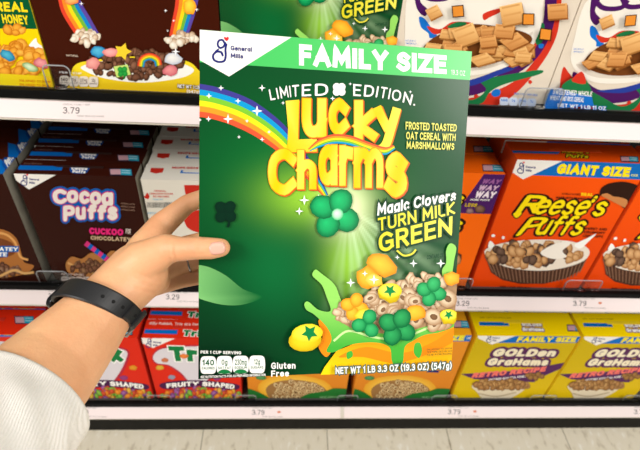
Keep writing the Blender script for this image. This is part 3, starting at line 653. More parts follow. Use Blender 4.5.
def art_peanut(P):
    OR = lin((240, 84, 6)); P.grid(lambda x, y: mix(OR, lin((226, 66, 6)), (y - 170) / 120), 2, 6); P.L = 2
    P.poly([(505, 152), (660, 156), (660, 180.5), (530, 175), (505, 172)], lin((14, 104, 184)))
    tag_corner(P, [(512, 156), (562, 156), (562, 161.2), (523, 179.4), (510.4, 171)], 521, 168.4, .5)
    P.text('GIANT SIZE', [(558, 163.4), (630, 167.2), (629, 177), (555.6, 173.6)], lin((248, 222, 10)), .29, .08, slant=.12)
    P.text('OZ', [(631, 174), (638, 174.4), (638, 176.6), (631, 176.2)], lin((220, 220, 120)), .2, .1)
    dkb = lin((46, 18, 10)); yl = lin((250, 222, 10))
    def rp(o_, c_):
        kw = dict(cap='round', out=o_, outc=c_, slant=.22)
        # large leaning initial letters, smaller following ones
        P.text('R', [(521, 194), (543, 195.5), (537, 213), (513.5, 214.5)], c_, .17, .05, **kw)
        P.text('eese', [(540, 194), (592, 195), (584, 215.4), (532, 214)], c_, .15, .06, **kw)
        P.text("'s", [(589, 195), (608, 196), (602, 216.4), (584, 215.4)], c_, .15, .1, **kw)
        P.text('P', [(524, 217), (544, 217), (536, 232), (514.6, 236.4)], c_, .17, .05, **kw)
        P.text('uffs', [(541, 214), (588, 215.5), (579, 235.4), (533, 234.4)], c_, .15, .06, **kw)
        P.stroke([(520, 213), (516.5, 216), (514.6, 214)], 3 + o_ * 12, c_, 'round')
    rp(.18, dkb); rp(.0001, yl)
    P.text('NATURALLY FLAVORED', [(562, 192.6), (580, 193.4), (580, 195.2), (562, 194.4)], dkb, .18, .12); P.text('REAL', [(581, 192.4), (593, 193), (593, 196), (581, 195.4)], lin((250, 210, 20)), .24, .1)
    P.text("MADE WITH PEANUT BUTTER", [(556, 196.2), (598, 198), (598, 200), (556, 198.2)], dkb, .22, .1)
    for k, t in enumerate(('SWEET AND', 'CRUNCHY', 'CORN PUFFS')): P.text(t, [(585 - k, 227 + k * 3.6), (607 - k * 2, 228 + k * 3.6), (606.6 - k * 2, 230.4 + k * 3.6), (584.6 - k, 229.4 + k * 3.6)], dkb, .2, .14)
    P.curve([(599.5, 194), (602, 187), (612, 182.4), (628, 182), (646, 190), (640, 200), (626, 208), (620, 205), (612, 200), (604, 197)], lin((44, 22, 14)))
    P.curve([(601, 195), (607, 193), (613, 196), (620, 197), (627, 200), (625, 207), (618, 204), (610, 200)], lin((196, 128, 74)))
    # fluted paper cup of puffs
    P.poly([(484.5, 254), (491, 272), (502, 279.5), (520, 283.5), (544, 283.5), (566, 278), (580, 270), (588, 254)], lin((74, 46, 34)))
    for i in range(26):
        t = i / 25; x0 = 485 + 102 * t; x1 = 493 + 86 * t; y1 = 272 + 11 * math.sin(math.pi * t) ** .6
        P.stroke([(x0, 256), (x1, y1)], 1.1, lin((128, 92, 70)), smooth=False)
    P.curve([(484, 252), (500, 243), (536, 239), (572, 241), (589, 250), (580, 262), (545, 270), (505, 266)], lin((232, 220, 206)))
    P.curve([(488, 247), (490, 240), (495, 246)], WHITE, 3); P.curve([(574, 244), (586, 238), (596, 233), (588, 241), (580, 248)], WHITE, 3)
    P.blob(493, 235, 2, 1.6, WHITE, WHITE); P.blob(503, 237, 1.4, 1.6, WHITE, WHITE)
    TN = (lin((150, 96, 50)), lin((222, 176, 124)))
    lumps(P, 95, 534, 254, 46, 11, 5, [TN, TN, (lin((54, 34, 26)), lin((120, 92, 76)))], 3, .85)
    P.curve([(540, 252), (552, 244), (566, 240), (570, 243), (562, 250), (566, 256), (552, 258)], lin((240, 232, 222)))
    P.text('PER 1 CUP SERVING', [(500, 285), (530, 286.4), (530, 288), (500, 286.6)], dkb, .18, .12)
def art_peanut_top(P):
    P.grid(lin((226, 76, 8)), 1, 1); P.L = 2
    P.poly([(508, 150.6), (560, 152), (558, 154), (507, 152.8)], BLUE)
    P.text("Reese's", [(562, 150), (588, 151), (589, 154), (562, 153)], lin((214, 190, 20)), .2, .05, 'round', out=.3, outc=lin((50, 20, 10)), slant=.1)
    P.text("Puffs", [(566, 154), (588, 155), (588, 158.6), (566, 157.6)], lin((214, 190, 20)), .2, .05, 'round', out=.3, outc=lin((50, 20, 10)), slant=.1)
    teal_label(P, 620, 156, 638, 162, .6)
def art_way(P):
    P.grid(lin((246, 104, 10)), 1, 1); P.L = 2
    P.poly([(484, 174), (507, 174.6), (491, 214), (456, 213)], lin((72, 28, 96)))
    for k, (x, y, h, c) in enumerate(((482, 179, 4.4, (150, 90, 150)), (478.5, 185, 5, (206, 170, 200)), (475, 191, 6.4, (240, 226, 236)))):
        P.text('WAY', [(x + 1.6, y), (x + 19.6 + k, y + .6), (x + 17 + k, y + h + .6), (x - 1, y + h)], lin(c), .28, .06, slant=.1)
    P.text('MORE PUFFS', [(471, 198.6), (490, 199.2), (489, 201), (470, 200.4)], WHITE, .2, .1); P.text('LESS', [(465.6, 203), (478, 203.4), (476, 207), (464.6, 206.6)], lin((200, 170, 30)), .24, .1)
    P.blob(480, 209, 6, 4.4, lin((70, 44, 36)), lin((140, 104, 84))); P.blob(470, 211, 4, 3, lin((90, 60, 70)), lin((160, 130, 130)))
    def rp(o_, c_):
        P.text("Reese's", [(388, 190), (464, 192), (460, 206), (382, 206)], c_, .18, .05, 'round', out=o_, outc=c_, slant=.2)
        P.text("Puffs", [(390, 214), (462, 216), (458, 233), (382, 234)], c_, .18, .05, 'round', out=o_, outc=c_, slant=.2)
    rp(.26, lin((46, 18, 10))); rp(.0001, lin((250, 222, 10)))
    lumps(P, 50, 420, 256, 40, 12, 5, [(lin((150, 96, 50)), lin((222, 176, 124))), CHOC], 3, .85)
def art_way_top(P):
    P.grid(lin((240, 98, 10)), 1, 1); P.L = 2
    teal_label(P, 482, 164.4, 503, 171.6, .4)
def art_fruit(P):
    RD = lin((214, 42, 22)); P.grid(RD, 1, 1); P.L = 2
    tag_corner(P, [(138, 337), (175, 338.6), (153, 348), (142, 343)], 149, 343.4, .42)
    P.curve([(152, 357), (158, 349), (172, 346), (200, 345), (226, 350), (224, 362), (214, 376), (204, 384), (190, 384), (180, 374), (168, 366), (156, 364)], lin((176, 40, 60)))
    P.curve([(153, 357), (159, 350), (173, 347.4), (200, 346.6), (224, 351), (222, 361), (212, 375), (203, 382.6), (191, 382.6), (181, 372.6), (169, 365), (157, 363)], lin((214, 208, 214)))
    P.text('Trix', [(168, 346), (220, 347), (220, 362), (171, 361)], lin((20, 120, 62)), .3, .1, 'square', out=.12, outc=WHITE)
    for x, y, c in ((165, 360, (206, 120, 80)), (160, 367.6, (220, 176, 60)), (172, 377, (150, 150, 170)), (217, 378, (150, 60, 120)), (228, 368, (226, 150, 40)), (184, 356, (236, 130, 60))): P.blob(x, y, 4, 2.4, mix(lin(c), (0, 0, 0), .25), lin(c))
    P.curve([(160, 384), (174, 381), (198, 380), (222, 382), (239, 385), (234, 390), (200, 387), (166, 389)], lin((70, 26, 70)))
    P.text('FRUITY SHAPED!', None, WHITE, .26, .08, base=[(167, 388), (190, 386), (215, 386.6), (234, 389)], top=[(166, 383.6), (190, 381.4), (215, 382), (235, 384.6)])
    cs = [(lin(a), lin(b)) for a, b in (((150, 90, 30), (236, 196, 80)), ((60, 110, 30), (150, 200, 80)), ((150, 40, 30), (226, 96, 60)), ((90, 40, 100), (170, 110, 170)), ((190, 90, 20), (246, 160, 60)))]
    lumps(P, 150, 202, 396, 40, 8, 3, cs, 2)
def art_fruit_top(P):
    P.grid(lin((222, 44, 20)), 1, 1); P.L = 2
    P.poly([(145, 329.4), (177.6, 330), (177, 334.4), (144, 333.4)], BLUE)
    P.text('Trix', [(184, 330), (208, 330.6), (208, 337), (182, 336)], lin((20, 120, 62)), .3, .08, out=.16, outc=WHITE)
    P.text('Silly Rabbit, Trix are for kids', [(150, 322), (208, 323.4), (208, 326), (149, 324.6)], lin((240, 210, 200)), .2, .1)
    teal_label(P, 120 + 98, 330, 120 + 112, 336, .2)
def art_fruit_big(P):
    P.grid(lin((212, 46, 24)), 1, 1); P.L = 2
    P.poly([(-90, 322), (34, 326), (33, 337), (-90, 336)], BLUE)
    P.text('FAMILY SIZE', [(-50, 328), (23, 328.8), (21, 335.2), (-53, 335)], lin((246, 222, 10)), .29, .08, slant=.1)
    P.text('19.3 OZ', [(25, 329), (32, 329), (31, 333), (24, 333)], lin((200, 210, 120)), .18, .1)
    P.curve([(-60, 346), (-20, 341), (14, 343), (26, 352), (20, 380), (-60, 380)], lin((206, 200, 206)))
    P.text('Trix', [(-50, 342), (8, 343), (8, 366), (-50, 366)], lin((20, 110, 60)), .3, .1)
def art_fruit_big_top(P):
    P.grid(lin((224, 44, 18)), 1, 1); P.L = 2
    teal_label(P, 14, 316, 33.6, 324, .2)
def art_oat(P):
    OR = lin((226, 144, 40)); P.grid(lambda x, y: mix(OR, lin((214, 128, 34)), (y - 340) / 50), 2, 6); P.L = 2
    P.poly([(370, 331), (480, 333), (478, 341.4), (370, 341)], BLUE)
    P.text('FAMILY SIZE', [(398, 334.6), (465, 335), (463.6, 340.6), (396, 340.4)], lin((240, 226, 40)), .29, .08, slant=.12); P.text('OZ', [(467, 337), (471, 337), (470.6, 339), (466.6, 339)], WHITE, .2, .1)
    P.text('HONEY NUT', [(376, 346), (444, 346), (442, 354), (374, 354)], lin((90, 40, 16)), .24, .08); P.text('OATS', [(376, 356), (440, 356), (438, 367), (374, 367)], lin((90, 40, 16)), .28, .1, out=.2, outc=WHITE)
    for (x, y) in ((369.5, 378),): P.blob(x, y, 5.2, 2.2, lin((40, 116, 60)), lin((90, 150, 90)), 0, 14, 0)
    P.poly([(427, 370), (439, 370.4), (438.6, 372.6), (426.6, 372.2)], lin((40, 40, 110))); P.stroke([(404, 370), (424, 370.6)], 1, lin((150, 80, 30)), smooth=False)
    P.blob(400, 389, 37, 14, lin((224, 160, 40)), lin((246, 206, 90)), 0, 20, .02, hx=0, hy=0)
    P.curve([(371, 391), (380, 383), (400, 380), (420, 383), (430, 391), (420, 402), (380, 402)], lin((150, 110, 64)))
    oats(P, 110, 400, 391, 27, 9.5, 2.9, 4, (lin((140, 96, 50)), lin((236, 212, 160))))
    P.curve([(398, 402), (410, 394), (428, 391), (440, 388), (458, 392), (458, 412), (398, 412)], lin((36, 110, 44)))
    P.curve([(340, 390), (352, 388), (364, 392), (374, 400), (372, 412), (340, 412)], lin((36, 110, 44)))
    P.text('CAN HELP LOWER CHOLESTEROL', [(422, 396), (446, 395.4), (446, 397), (422, 397.6)], lin((150, 196, 140)), .16, .12)
def art_oat_top(P):
    P.grid(lin((246, 168, 30)), 1, 1); P.L = 2
    teal_label(P, 452.6, 320.4, 469, 328, .4)
    P.poly([(362, 322), (394, 322.4), (393, 326.4), (360, 326)], BLUE)
def art_graham(P):
    YG = lin((200, 172, 14)); P.grid(lambda x, y: mix(YG, lin((220, 186, 16)), (y - 350) / 50), 2, 6); P.L = 2
    P.poly([(470, 328), (600, 330), (588, 342.8), (490, 342.8)], BLUE)
    tag_corner(P, [(474, 330), (515.7, 333), (516, 336), (492, 344.6), (478.6, 338.6)], 489, 338.8, .36)
    P.text('FAMILY SIZE', [(518, 336.6), (576, 337.2), (575, 342), (516, 341.8)], lin((246, 224, 10)), .28, .08, slant=.14)
    P.text('OZ', [(578, 339.6), (583, 339.8), (582.6, 341.6), (577.6, 341.4)], WHITE, .2, .1)
    pu = lin((88, 40, 84)); cr = lin((238, 226, 196))
    def logo(o_, c_):
        P.text('GOLDen', [(495, 348.4), (557, 349), (554, 356.6), (491, 356.2)], c_, .3, .06, 'round', out=o_, outc=c_, slant=.1)
        P.text('GraHams', [(489, 357.8), (549, 358.4), (547, 365.6), (486, 365.2)], c_, .3, .06, 'round', out=o_, outc=c_, slant=.1)
    logo(.5, pu); logo(.0001, cr)
    P.poly([(455, 374), (500, 372), (531, 368.6), (572, 361), (562, 368), (539, 378), (534, 382), (500, 380.6), (474, 379), (462, 374.4)], lin((84, 38, 90)))
    P.text('RETRO RECIPE', [(473, 373), (546, 366.4), (545, 371.2), (471, 378)], lin((238, 116, 104)), .3, .08, slant=.1)
    P.text('SWEETENED WITH REAL HONEY', [(486, 379), (526, 375), (526, 377), (486, 381)], WHITE, .2, .12)
    lumps(P, 10, 535, 376, 8, 2.6, 3, [(lin((100, 66, 30)), lin((170, 124, 70)))], 3)
    P.curve([(472, 385), (490, 383), (524, 385), (522, 391), (510, 398), (496, 402), (484, 400), (477, 392)], lin((222, 208, 180)))
    P.stroke([(478, 393), (496, 396), (516, 392)], 1.2, lin((180, 160, 130)))
    lumps(P, 90, 501, 384.6, 27, 4, 3.2, [(lin((104, 66, 30)), lin((190, 140, 84))), (lin((130, 88, 44)), lin((208, 164, 104)))], 7)
def art_graham_top(P):
    P.grid(lin((250, 214, 4)), 1, 1); P.L = 2
    P.poly([(479, 322), (508, 322.4), (509.4, 326), (479.6, 325.6)], BLUE)
    P.text('BOX TOPS FOR EDUCATION', [(480, 317), (511, 317.4), (511, 318.6), (480, 318.2)], lin((150, 120, 30)), .17, .12)
    def logo(o_, c_):
        P.text('GOLDen', [(521.6, 322.6), (541, 323), (542, 326.6), (522, 326.2)], c_, .3, .06, 'round', out=o_, outc=c_)
        P.text('GraHams', [(522, 327.4), (543.4, 327.8), (544.4, 331.6), (522.6, 331.2)], c_, .3, .06, 'round', out=o_, outc=c_)
    logo(.4, lin((120, 60, 90))); logo(.0001, WHITE)
    teal_label(P, 566.6, 324.6, 583, 331.6, .4)

# ================================================================== THE SETTING
Z1, Z2, Z3 = 0.899, 0.544, 0.174           # tops of the three shelves
bm = bmesh.new(); box_bm(bm, -2.5, -2.6, -0.05, 2.5, 1.2, 0.0)
def floor_mat():
    M = mat('speckled_vinyl_tile', (214, 204, 182), 0.38)
    nt = M.node_tree; b = nt.nodes['Principled BSDF']; N = nt.nodes.new
    tc = N('ShaderNodeTexCoord'); mp = N('ShaderNodeMapping'); mp.inputs['Location'].default_value = (-0.115, 0.1, 0)
    nt.links.new(tc.outputs['Object'], mp.inputs['Vector'])
    n1 = N('ShaderNodeTexNoise'); n1.inputs['Scale'].default_value = 70; n1.inputs['Detail'].default_value = 3
    mpn = N('ShaderNodeMapping'); mpn.inputs['Scale'].default_value = (1, .45, 1); nt.links.new(tc.outputs['Object'], mpn.inputs['Vector'])
    nt.links.new(mpn.outputs['Vector'], n1.inputs['Vector'])
    r = N('ShaderNodeValToRGB'); e = r.color_ramp.elements
    e[0].position = .30; e[0].color = (*lin((196, 184, 162)), 1); e[1].position = .42; e[1].color = (*lin((222, 212, 190)), 1)
    x = e.new(.62); x.color = (*lin((224, 214, 194)), 1); y = e.new(.72); y.color = (*lin((236, 230, 216)), 1)
    nt.links.new(n1.outputs['Fac'], r.inputs['Fac'])
    br = N('ShaderNodeTexBrick'); br.offset = 0; br.inputs['Scale'].default_value = 1
    br.inputs['Brick Width'].default_value = .305; br.inputs['Row Height'].default_value = .305; br.inputs['Mortar Size'].default_value = .0012
    br.inputs['Color1'].default_value = (1, 1, 1, 1); br.inputs['Color2'].default_value = (.96, .96, .95, 1); br.inputs['Mortar'].default_value = (.42, .4, .36, 1)
    nt.links.new(mp.outputs['Vector'], br.inputs['Vector'])
    mx = N('ShaderNodeMix'); mx.data_type = 'RGBA'; mx.blend_type = 'MULTIPLY'; mx.inputs['Factor'].default_value = 1
    nt.links.new(r.outputs['Color'], mx.inputs[6]); nt.links.new(br.outputs['Color'], mx.inputs[7]); nt.links.new(mx.outputs[2], b.inputs['Base Color'])
    return M
setp(bm_obj('floor', bm, floor_mat()), kind='structure')

# ------------------------------------------------------------------ shelves
XL, XR = -1.15, 1.25
HR, ER = 0.0165, 0.0195                     # price rail: drop and outward slant
def shelf(zt, zr, label, seams, prices):
    root = empty('store_shelf', (0, 0, zt)); setp(root, label, 'shelf', 'shelves of the cereal aisle')
    bm = bmesh.new(); box_bm(bm, XL, .006, -.022, XR, .47, 0)
    bm_obj('deck', bm, M_DECK, root)
    dz = zr - zt
    bm = bmesh.new(); box_bm(bm, XL, -.0035, dz + .002, XR, .0058, .0015, .001); bm_obj('front_lip', bm, M_BLACK, root)
    # slanted channel behind the price strip
    bm = bmesh.new()
    prof = [(.004, dz + .0022), (-.0008, dz + .0022), (-.0008, dz + .0004), (.0006, dz), (-ER + .0006, dz - HR), (-ER - .0008, dz - HR), (-ER - .0008, dz - HR - .0022), (-ER + .003, dz - HR - .0022), (.005, dz - .004)]
    A = [bm.verts.new((XL, y, z)) for y, z in prof]; B = [bm.verts.new((XR, y, z)) for y, z in prof]
    for i in range(len(prof)): bm.faces.new([A[i], A[i - 1], B[i - 1], B[i]])
    bm.faces.new(A); bm.faces.new(B[::-1]); bmesh.ops.recalc_face_normals(bm, faces=bm.faces)
    bm_obj('price_rail', bm, M_RAIL, root)
    # paper strips
    ln = math.hypot(HR, ER); V = np.array([0, ER, HR]) / ln; O0 = np.array([0, -ER, zr - HR]) + np.array([0, -HR, ER]) / ln * .0009
    edges = [XL] + seams + [XR]
    for a, b in zip(edges[:-1], edges[1:]):
        a += .004 if a != XL else 0; b -= .004 if b != XR else 0
        O = O0 + np.array([a, 0, 0]); pl = Plane(O, (1, 0, 0), V); P = Print(pl, b - a, ln)
        P.grid(lin((230, 216, 214)), 1, 1); P.L = 2
        for (px, py, t, col) in prices:
            u, v = pl.uv(px, py)
            if 0 < u < b - a:
                sc = {0: 1.0, 1: .8, 2: .75}[[Z1, Z2, Z3].index(zt)]
                g = lin((74, 72, 72)); g2 = lin((150, 145, 142))
                if t: P.text(t, [(px, py - 3.4 * sc), (px + 16.5 * sc, py - 3.2 * sc), (px + 16.5 * sc, py + 3.2 * sc), (px, py + 3 * sc)], g, .13, .16)
                P.text('CEREAL FAMILY SIZE', [(px, py - 7 * sc), (px + 27 * sc, py - 6.6 * sc), (px + 27 * sc, py - 4.9 * sc), (px, py - 5.2 * sc)], g2, .12, .12)
                P.text('00163 19.3 OZ 8432', [(px + 14 * sc, py + 4.6 * sc), (px + 41 * sc, py + 5.2 * sc), (px + 41 * sc, py + 6.8 * sc), (px + 14 * sc, py + 6.2 * sc)], g2, .16, .12)
                if col: P.blob(px + 27, py - .4, 2, 1.2, lin((200, 110, 80)), lin((214, 130, 90)))
        me_o = P.build('price_strip', root, M_PAPER)
        me_o.location = Vector(O) - root.location; me_o.rotation_euler = (-math.asin(ER / ln), 0, 0)
    return root
s1 = shelf(Z1, 1.192 - .3055, 'top shelf with a slanted white price strip marked 3.79 above the dark boxes', [], [(63, 110.5, '3.79', 0)])
s2 = shelf(Z2, 1.192 - .6595, 'middle shelf holding the brown and orange cereal boxes', [-.62], [(48, 296, '3.29', 0), (166, 297, '3.29', 0), (456, 303.4, '3.29', 0), (573, 303.4, '3.79', 1)])
s3 = shelf(Z3, 1.192 - 1.0325, 'bottom shelf just above the floor holding the red and yellow cereal boxes', [.137], [(76, 412.4, '3.29', 0), (252, 412.4, '3.79', 1), (448, 411.8, '3.79', 1), (634, 411.8, '3.79', 0)])
bm = bmesh.new(); box_bm(bm, XL, .03, 0.0, XR, .045, .150); kp = bm_obj('kick_plate', bm, M_KICK); kp.parent = s3; kp.location = (0, 0, -Z3)
bm = bmesh.new(); box_bm(bm, XL, .472, 0, XR, .50, 1.30); setp(bm_obj('wall_back', bm, mat('dark_gondola_back', (70, 66, 62), .7, .1)), kind='structure')

# ------------------------------------------------------------------ cartons
def carton(loc, W, H, D, front, top, side, label, group, name='cereal_box', front_px=None, rot=None, inset=0.0, front_fn=None):
    """cereal carton: folded card body, printed front panel, printed top flap"""
    root = empty(name, loc); setp(root, label, 'cereal box', group)
    if rot is not None: root.matrix_world = rot
    bm = bmesh.new(); box_bm(bm, 0, .0002, 0, W, D, H, .0008)
    mats = [side[0]]
    if len(side) > 1: mats.append(side[1])
    b = bm_obj('carton', bm, mats, root)
    if len(side) > 1:
        for f in b.data.polygons:
            if f.normal.x > .9: f.material_index = 1
    R = root.matrix_world.to_3x3() if rot is not None else Matrix.Identity(3)
    O = np.array(rot.translation if rot is not None else loc, float)
    U, Vv, Y = [np.array(R.col[i]) for i in (0, 2, 1)]
    P = Print(Plane(O, U, Vv), W, H); front(P); P.build('front_panel', root, M_GLOSS if rot is not None else None)
    if top:
        # the top flap carries a small overlap fold along its back half
        P = Print(Plane(O + Vv * H, U, Y), W, D); top(P)
        P.build('top_flap', root, off=(0, .0002, H + .0001), tilt=(-math.pi / 2, 0, 0))
        bm = bmesh.new(); box_bm(bm, W * .30, D * .52, H, W * .70, D * .66, H + .0007, .0002); t = bm_obj('tuck_tab', bm, side[0], root)
    return root
def dup(root, loc, label):
    r = root.copy(); COL.objects.link(r); r.location = loc; r['label'] = label
    for c in list(root.children):
        d = c.copy(); COL.objects.link(d); d.parent = r
    return r
def column(first, n, step, labels):
    x, y, z = first.location
    for k in range(1, n): dup(first, (x + .0015 * math.sin(k * 2.1), y + step * k, z), labels(k))
ORD = {1: 'second', 2: 'third', 3: 'fourth', 4: 'fifth'}
def cm(n, c): return mat(n, c, .55, .05, 15)
C_GREEN, C_BROWN, C_YEL = cm('green_card', (4, 84, 42)), cm('dark_brown_card', (42, 16, 10)), cm('yellow_card', (240, 206, 20))
C_TAN, C_ORANGE, C_RED, C_GOLD, C_WHITE = cm('pale_card', (222, 208, 190)), cm('orange_card', (226, 78, 10)), cm('red_card', (204, 40, 20)), cm('golden_card', (236, 156, 40)), cm('white_card', (224, 218, 206))
YF = .012
g1 = 'cereal boxes on the top shelf'; W1, H1, D1 = .2115, .266, .055
carton((-.509, YF, Z1), W1, H1, D1, art_honey, None, [C_YEL], 'yellow cereal box with a dark green HONEY panel, leftmost on the top shelf', g1)
carton((-.2955, YF, Z1), W1, H1, D1, art_choc, None, [C_BROWN], 'brown cereal box with rainbows over a bowl of chocolate cereal, on the top shelf', g1)
GREEN_W, GREEN_H = .213, .266
P0 = Matrix([list(map(float, r)) for r in (((0.99318365, 0.09677188, -0.06497255)), (-0.11653793, 0.83525908, -0.53736503), (0.00226709, 0.54127393, 0.84084326))]).transposed().to_4x4()
P0.translation = Vector((-0.06606307, -0.37181641, 0.83934304))
hero = carton((0, 0, 0), GREEN_W, GREEN_H, .046, art_green, lambda P: P.grid(lin((60, 176, 84)), 1, 1), [C_GREEN],
              'large green cereal box with a rainbow, held up in the hand', 'green clover marshmallow cereal boxes', rot=P0)
gc = hero.copy(); COL.objects.link(gc); gc.matrix_world = Matrix.Translation((-.0825, YF, Z1)); setp(gc, 'green cereal box standing on the top shelf behind the one in the hand', 'cereal box', 'green clover marshmallow cereal boxes')
for c in list(hero.children):
    d = c.copy(); COL.objects.link(d); d.parent = gc
XE = .3435
PE = Plane((XE, YF, Z1), (1, 0, 0), (0, 0, 1))
sqb = carton((.1305, YF, Z1), W1, H1, D1, lambda P: art_squares(P, PE), None, [C_TAN], 'pale cinnamon squares box behind the green box, top right corner', g1)
dup(sqb, (XE, YF, Z1), 'pale cinnamon squares cereal box at the right end of the top shelf')

# middle shelf
grey = mat('nutrition_side_panel', (158, 154, 140), .7, .12, 60)
g = 'brown chocolate puffs boxes on the middle shelf'
cocoa = carton((-.3905, YF, Z2), .1705, .219, .0375, art_cocoa, art_cocoa_top, [C_BROWN, grey], 'brown chocolate puffs box with a striped straw, front one above the watch', g)
column(cocoa, 5, .0385, lambda k: f'brown chocolate puffs box {ORD[k]} from the front in the column above the watch')
cl = carton((-.575, YF - .004, Z2), .172, .2205, .0425, art_cocoa_left, None, [C_BROWN, grey], 'brown cereal box with a blue sign on a caramel splash, front left', g)
def left_top(P):
    P.grid(lin((70, 28, 16)), 1, 1); P.L = 2
    P.poly([(-6, 158), (2, 160), (7, 176), (-6, 178)], BLUE); P.curve([(2, 164), (10, 150), (15, 158), (9, 170)], lin((20, 80, 160)), 4); P.text('Puffs', [(4, 161), (10, 152), (14, 158), (8, 168)], WHITE, .3, .04, 'round')
O = np.array(cl.location); P = Print(Plane(O + np.array([0, 0, .2205]), (1, 0, 0), (0, 1, 0)), .172, .0425); left_top(P); P.build('top_flap', cl, off=(0, .0002, .2206), tilt=(-math.pi / 2, 0, 0))
column(cl, 4, .0435, lambda k: f'dark brown cereal box {ORD[k]} from the front in the far left column')
wb = carton((-.2125, YF - .001, Z2), .19, .2165, .040, art_white_back, art_white_top, [C_WHITE], 'white cereal box with its barcode side out, behind the fingers', 'white boxes on the middle shelf')
column(wb, 5, .0415, lambda k: f'white cereal box {ORD[k]} from the front in the white column behind the fingers')
g = 'orange peanut butter puffs boxes on the middle shelf'
way = carton((.118, YF, Z2), .2085, .2445, .052, art_way, art_way_top, [C_ORANGE], 'orange cereal box with a purple WAY WAY WAY patch beside the green box', g)
column(way, 4, .055, lambda k: f'orange cereal box {ORD[k]} from the front behind the one with the purple patch')
pb = carton((.3365, YF, Z2), .2035, .2705, .052, art_peanut, art_peanut_top, [C_ORANGE], 'orange GIANT SIZE puffs box shown whole, with a brown paper cup', g)
dup(pb, (.3365, YF + .056, Z2), 'orange GIANT SIZE box directly behind the whole front one')
dup(pb, (.5475, YF, Z2), 'orange puffs box on the middle shelf, cut by the right edge')

# bottom shelf
g = 'red fruit puffs boxes on the bottom shelf'
fr = carton((-.2725, YF, Z3), .1845, .2115, .046, art_fruit, art_fruit_top, [C_RED], 'red fruit cereal box right of the wrist, front of its column', g)
column(fr, 3, .047, lambda k: f'red fruit cereal box {ORD[k]} from the front, right of the wrist')
f2 = dup(fr, (-.4655, YF, Z3), 'red fruit cereal box half hidden by the forearm, front of its column')
column(f2, 3, .047, lambda k: f'red fruit cereal box {ORD[k]} from the front, half hidden by the forearm')
fb = carton((-.691, YF, Z3), .2165, .218, .062, art_fruit_big, art_fruit_big_top, [C_RED], 'large red cereal box with a blue SIZE banner above the sleeve', g)
dup(fb, (-.691, YF + .065, Z3), 'large red cereal box directly behind the one with the SIZE banner')
g = 'golden oat ring boxes on the bottom shelf'
oa = carton((.160, YF, Z3), .2165, .2285, .062, art_oat, art_oat_top, [C_GOLD], 'golden orange oat ring box next to the first yellow graham box', g)
dup(oa, (-.0735, YF, Z3), 'golden orange oat ring box under the left half of the green box')
dup(oa, (.160, YF + .065, Z3), 'golden orange box second from the front beside the yellow ones')
g = 'yellow graham cereal boxes on the bottom shelf'
gr = carton((.3885, YF, Z3), .2145, .2275, .062, art_graham, art_graham_top, [C_YEL], 'yellow graham box with a purple stripe, the whole one at front', g)
dup(gr, (.3885, YF + .065, Z3), 'yellow graham cereal box directly behind the left one of the front pair')
dup(gr, (.6105, YF, Z3), 'yellow graham box cut by the right edge of the photo, bottom shelf')
dup(gr, (.6105, YF + .065, Z3), 'yellow graham cereal box behind the one cut by the edge')

# ------------------------------------------------------------------ clear plastic product stops
def plastic():
    M = bpy.data.materials.new('clear_plastic'); M.use_nodes = True; nt = M.node_tree; b = nt.nodes['Principled BSDF']
    b.inputs['Base Color'].default_value = (.93, .95, .97, 1); b.inputs['Roughness'].default_value = .04
    b.inputs['Transmission Weight'].default_value = 1.0; b.inputs['IOR'].default_value = 1.16
    n = nt.nodes.new('ShaderNodeTexNoise'); n.inputs['Scale'].default_value = 300; bp = nt.nodes.new('ShaderNodeBump'); bp.inputs['Strength'].default_value = .01
    nt.links.new(n.outputs['Fac'], bp.inputs['Height']); nt.links.new(bp.outputs['Normal'], b.inputs['Normal']); return M
M_CLEAR = plastic()
M_RIM = M_CLEAR.copy(); M_RIM.name = 'clear_plastic_rim'; M_RIM.node_tree.nodes['Principled BSDF'].inputs['IOR'].default_value = 1.5; M_RIM.node_tree.nodes['Principled BSDF'].inputs['Roughness'].default_value = .2; M_RIM.node_tree.nodes['Principled BSDF'].inputs['Transmission Weight'].default_value = .55; M_RIM.node_tree.nodes['Principled BSDF'].inputs['Base Color'].default_value = (.55, .56, .58, 1)
def tube(bm, pts, r, seg=8, closed=False):
    pts = [Vector(p) for p in pts]; n = len(pts); rings = []
    up = Vector((0, 1, 0))
    for i, p in enumerate(pts):
        t = (pts[(i + 1) % n] - pts[i - 1]) if closed or 0 < i < n - 1 else (pts[1] - pts[0] if i == 0 else pts[-1] - pts[-2])
        t.normalize(); a = t.cross(up); a = a.normalized() if a.length > 1e-4 else Vector((1, 0, 0)); b = t.cross(a)
        rings.append([bm.verts.new(p + (a * math.cos(k * 2 * math.pi / seg) + b * math.sin(k * 2 * math.pi / seg)) * r) for k in range(seg)])
    for i in range(n if closed else n - 1):
        A, B = rings[i], rings[(i + 1) % n]
        for k in range(seg): bm.faces.new([A[k], A[k - 1], B[k - 1], B[k]])
    if not closed: bm.faces.new(rings[0]); bm.faces.new(rings[-1][::-1])
    bmesh.ops.recalc_face_normals(bm, faces=bm.faces)
def hoop_pts(w, h, r):
    P = [(-w / 2, 0, 0)]
    for k in range(7): a = math.pi - k * math.pi / 12; P.append((-w / 2 + r + r * math.cos(a), 0, h - r + r * math.sin(a)))
    for k in range(7): a = math.pi / 2 - k * math.pi / 12; P.append((w / 2 - r + r * math.cos(a), 0, h - r + r * math.sin(a)))
    return P + [(w / 2, 0, 0)]
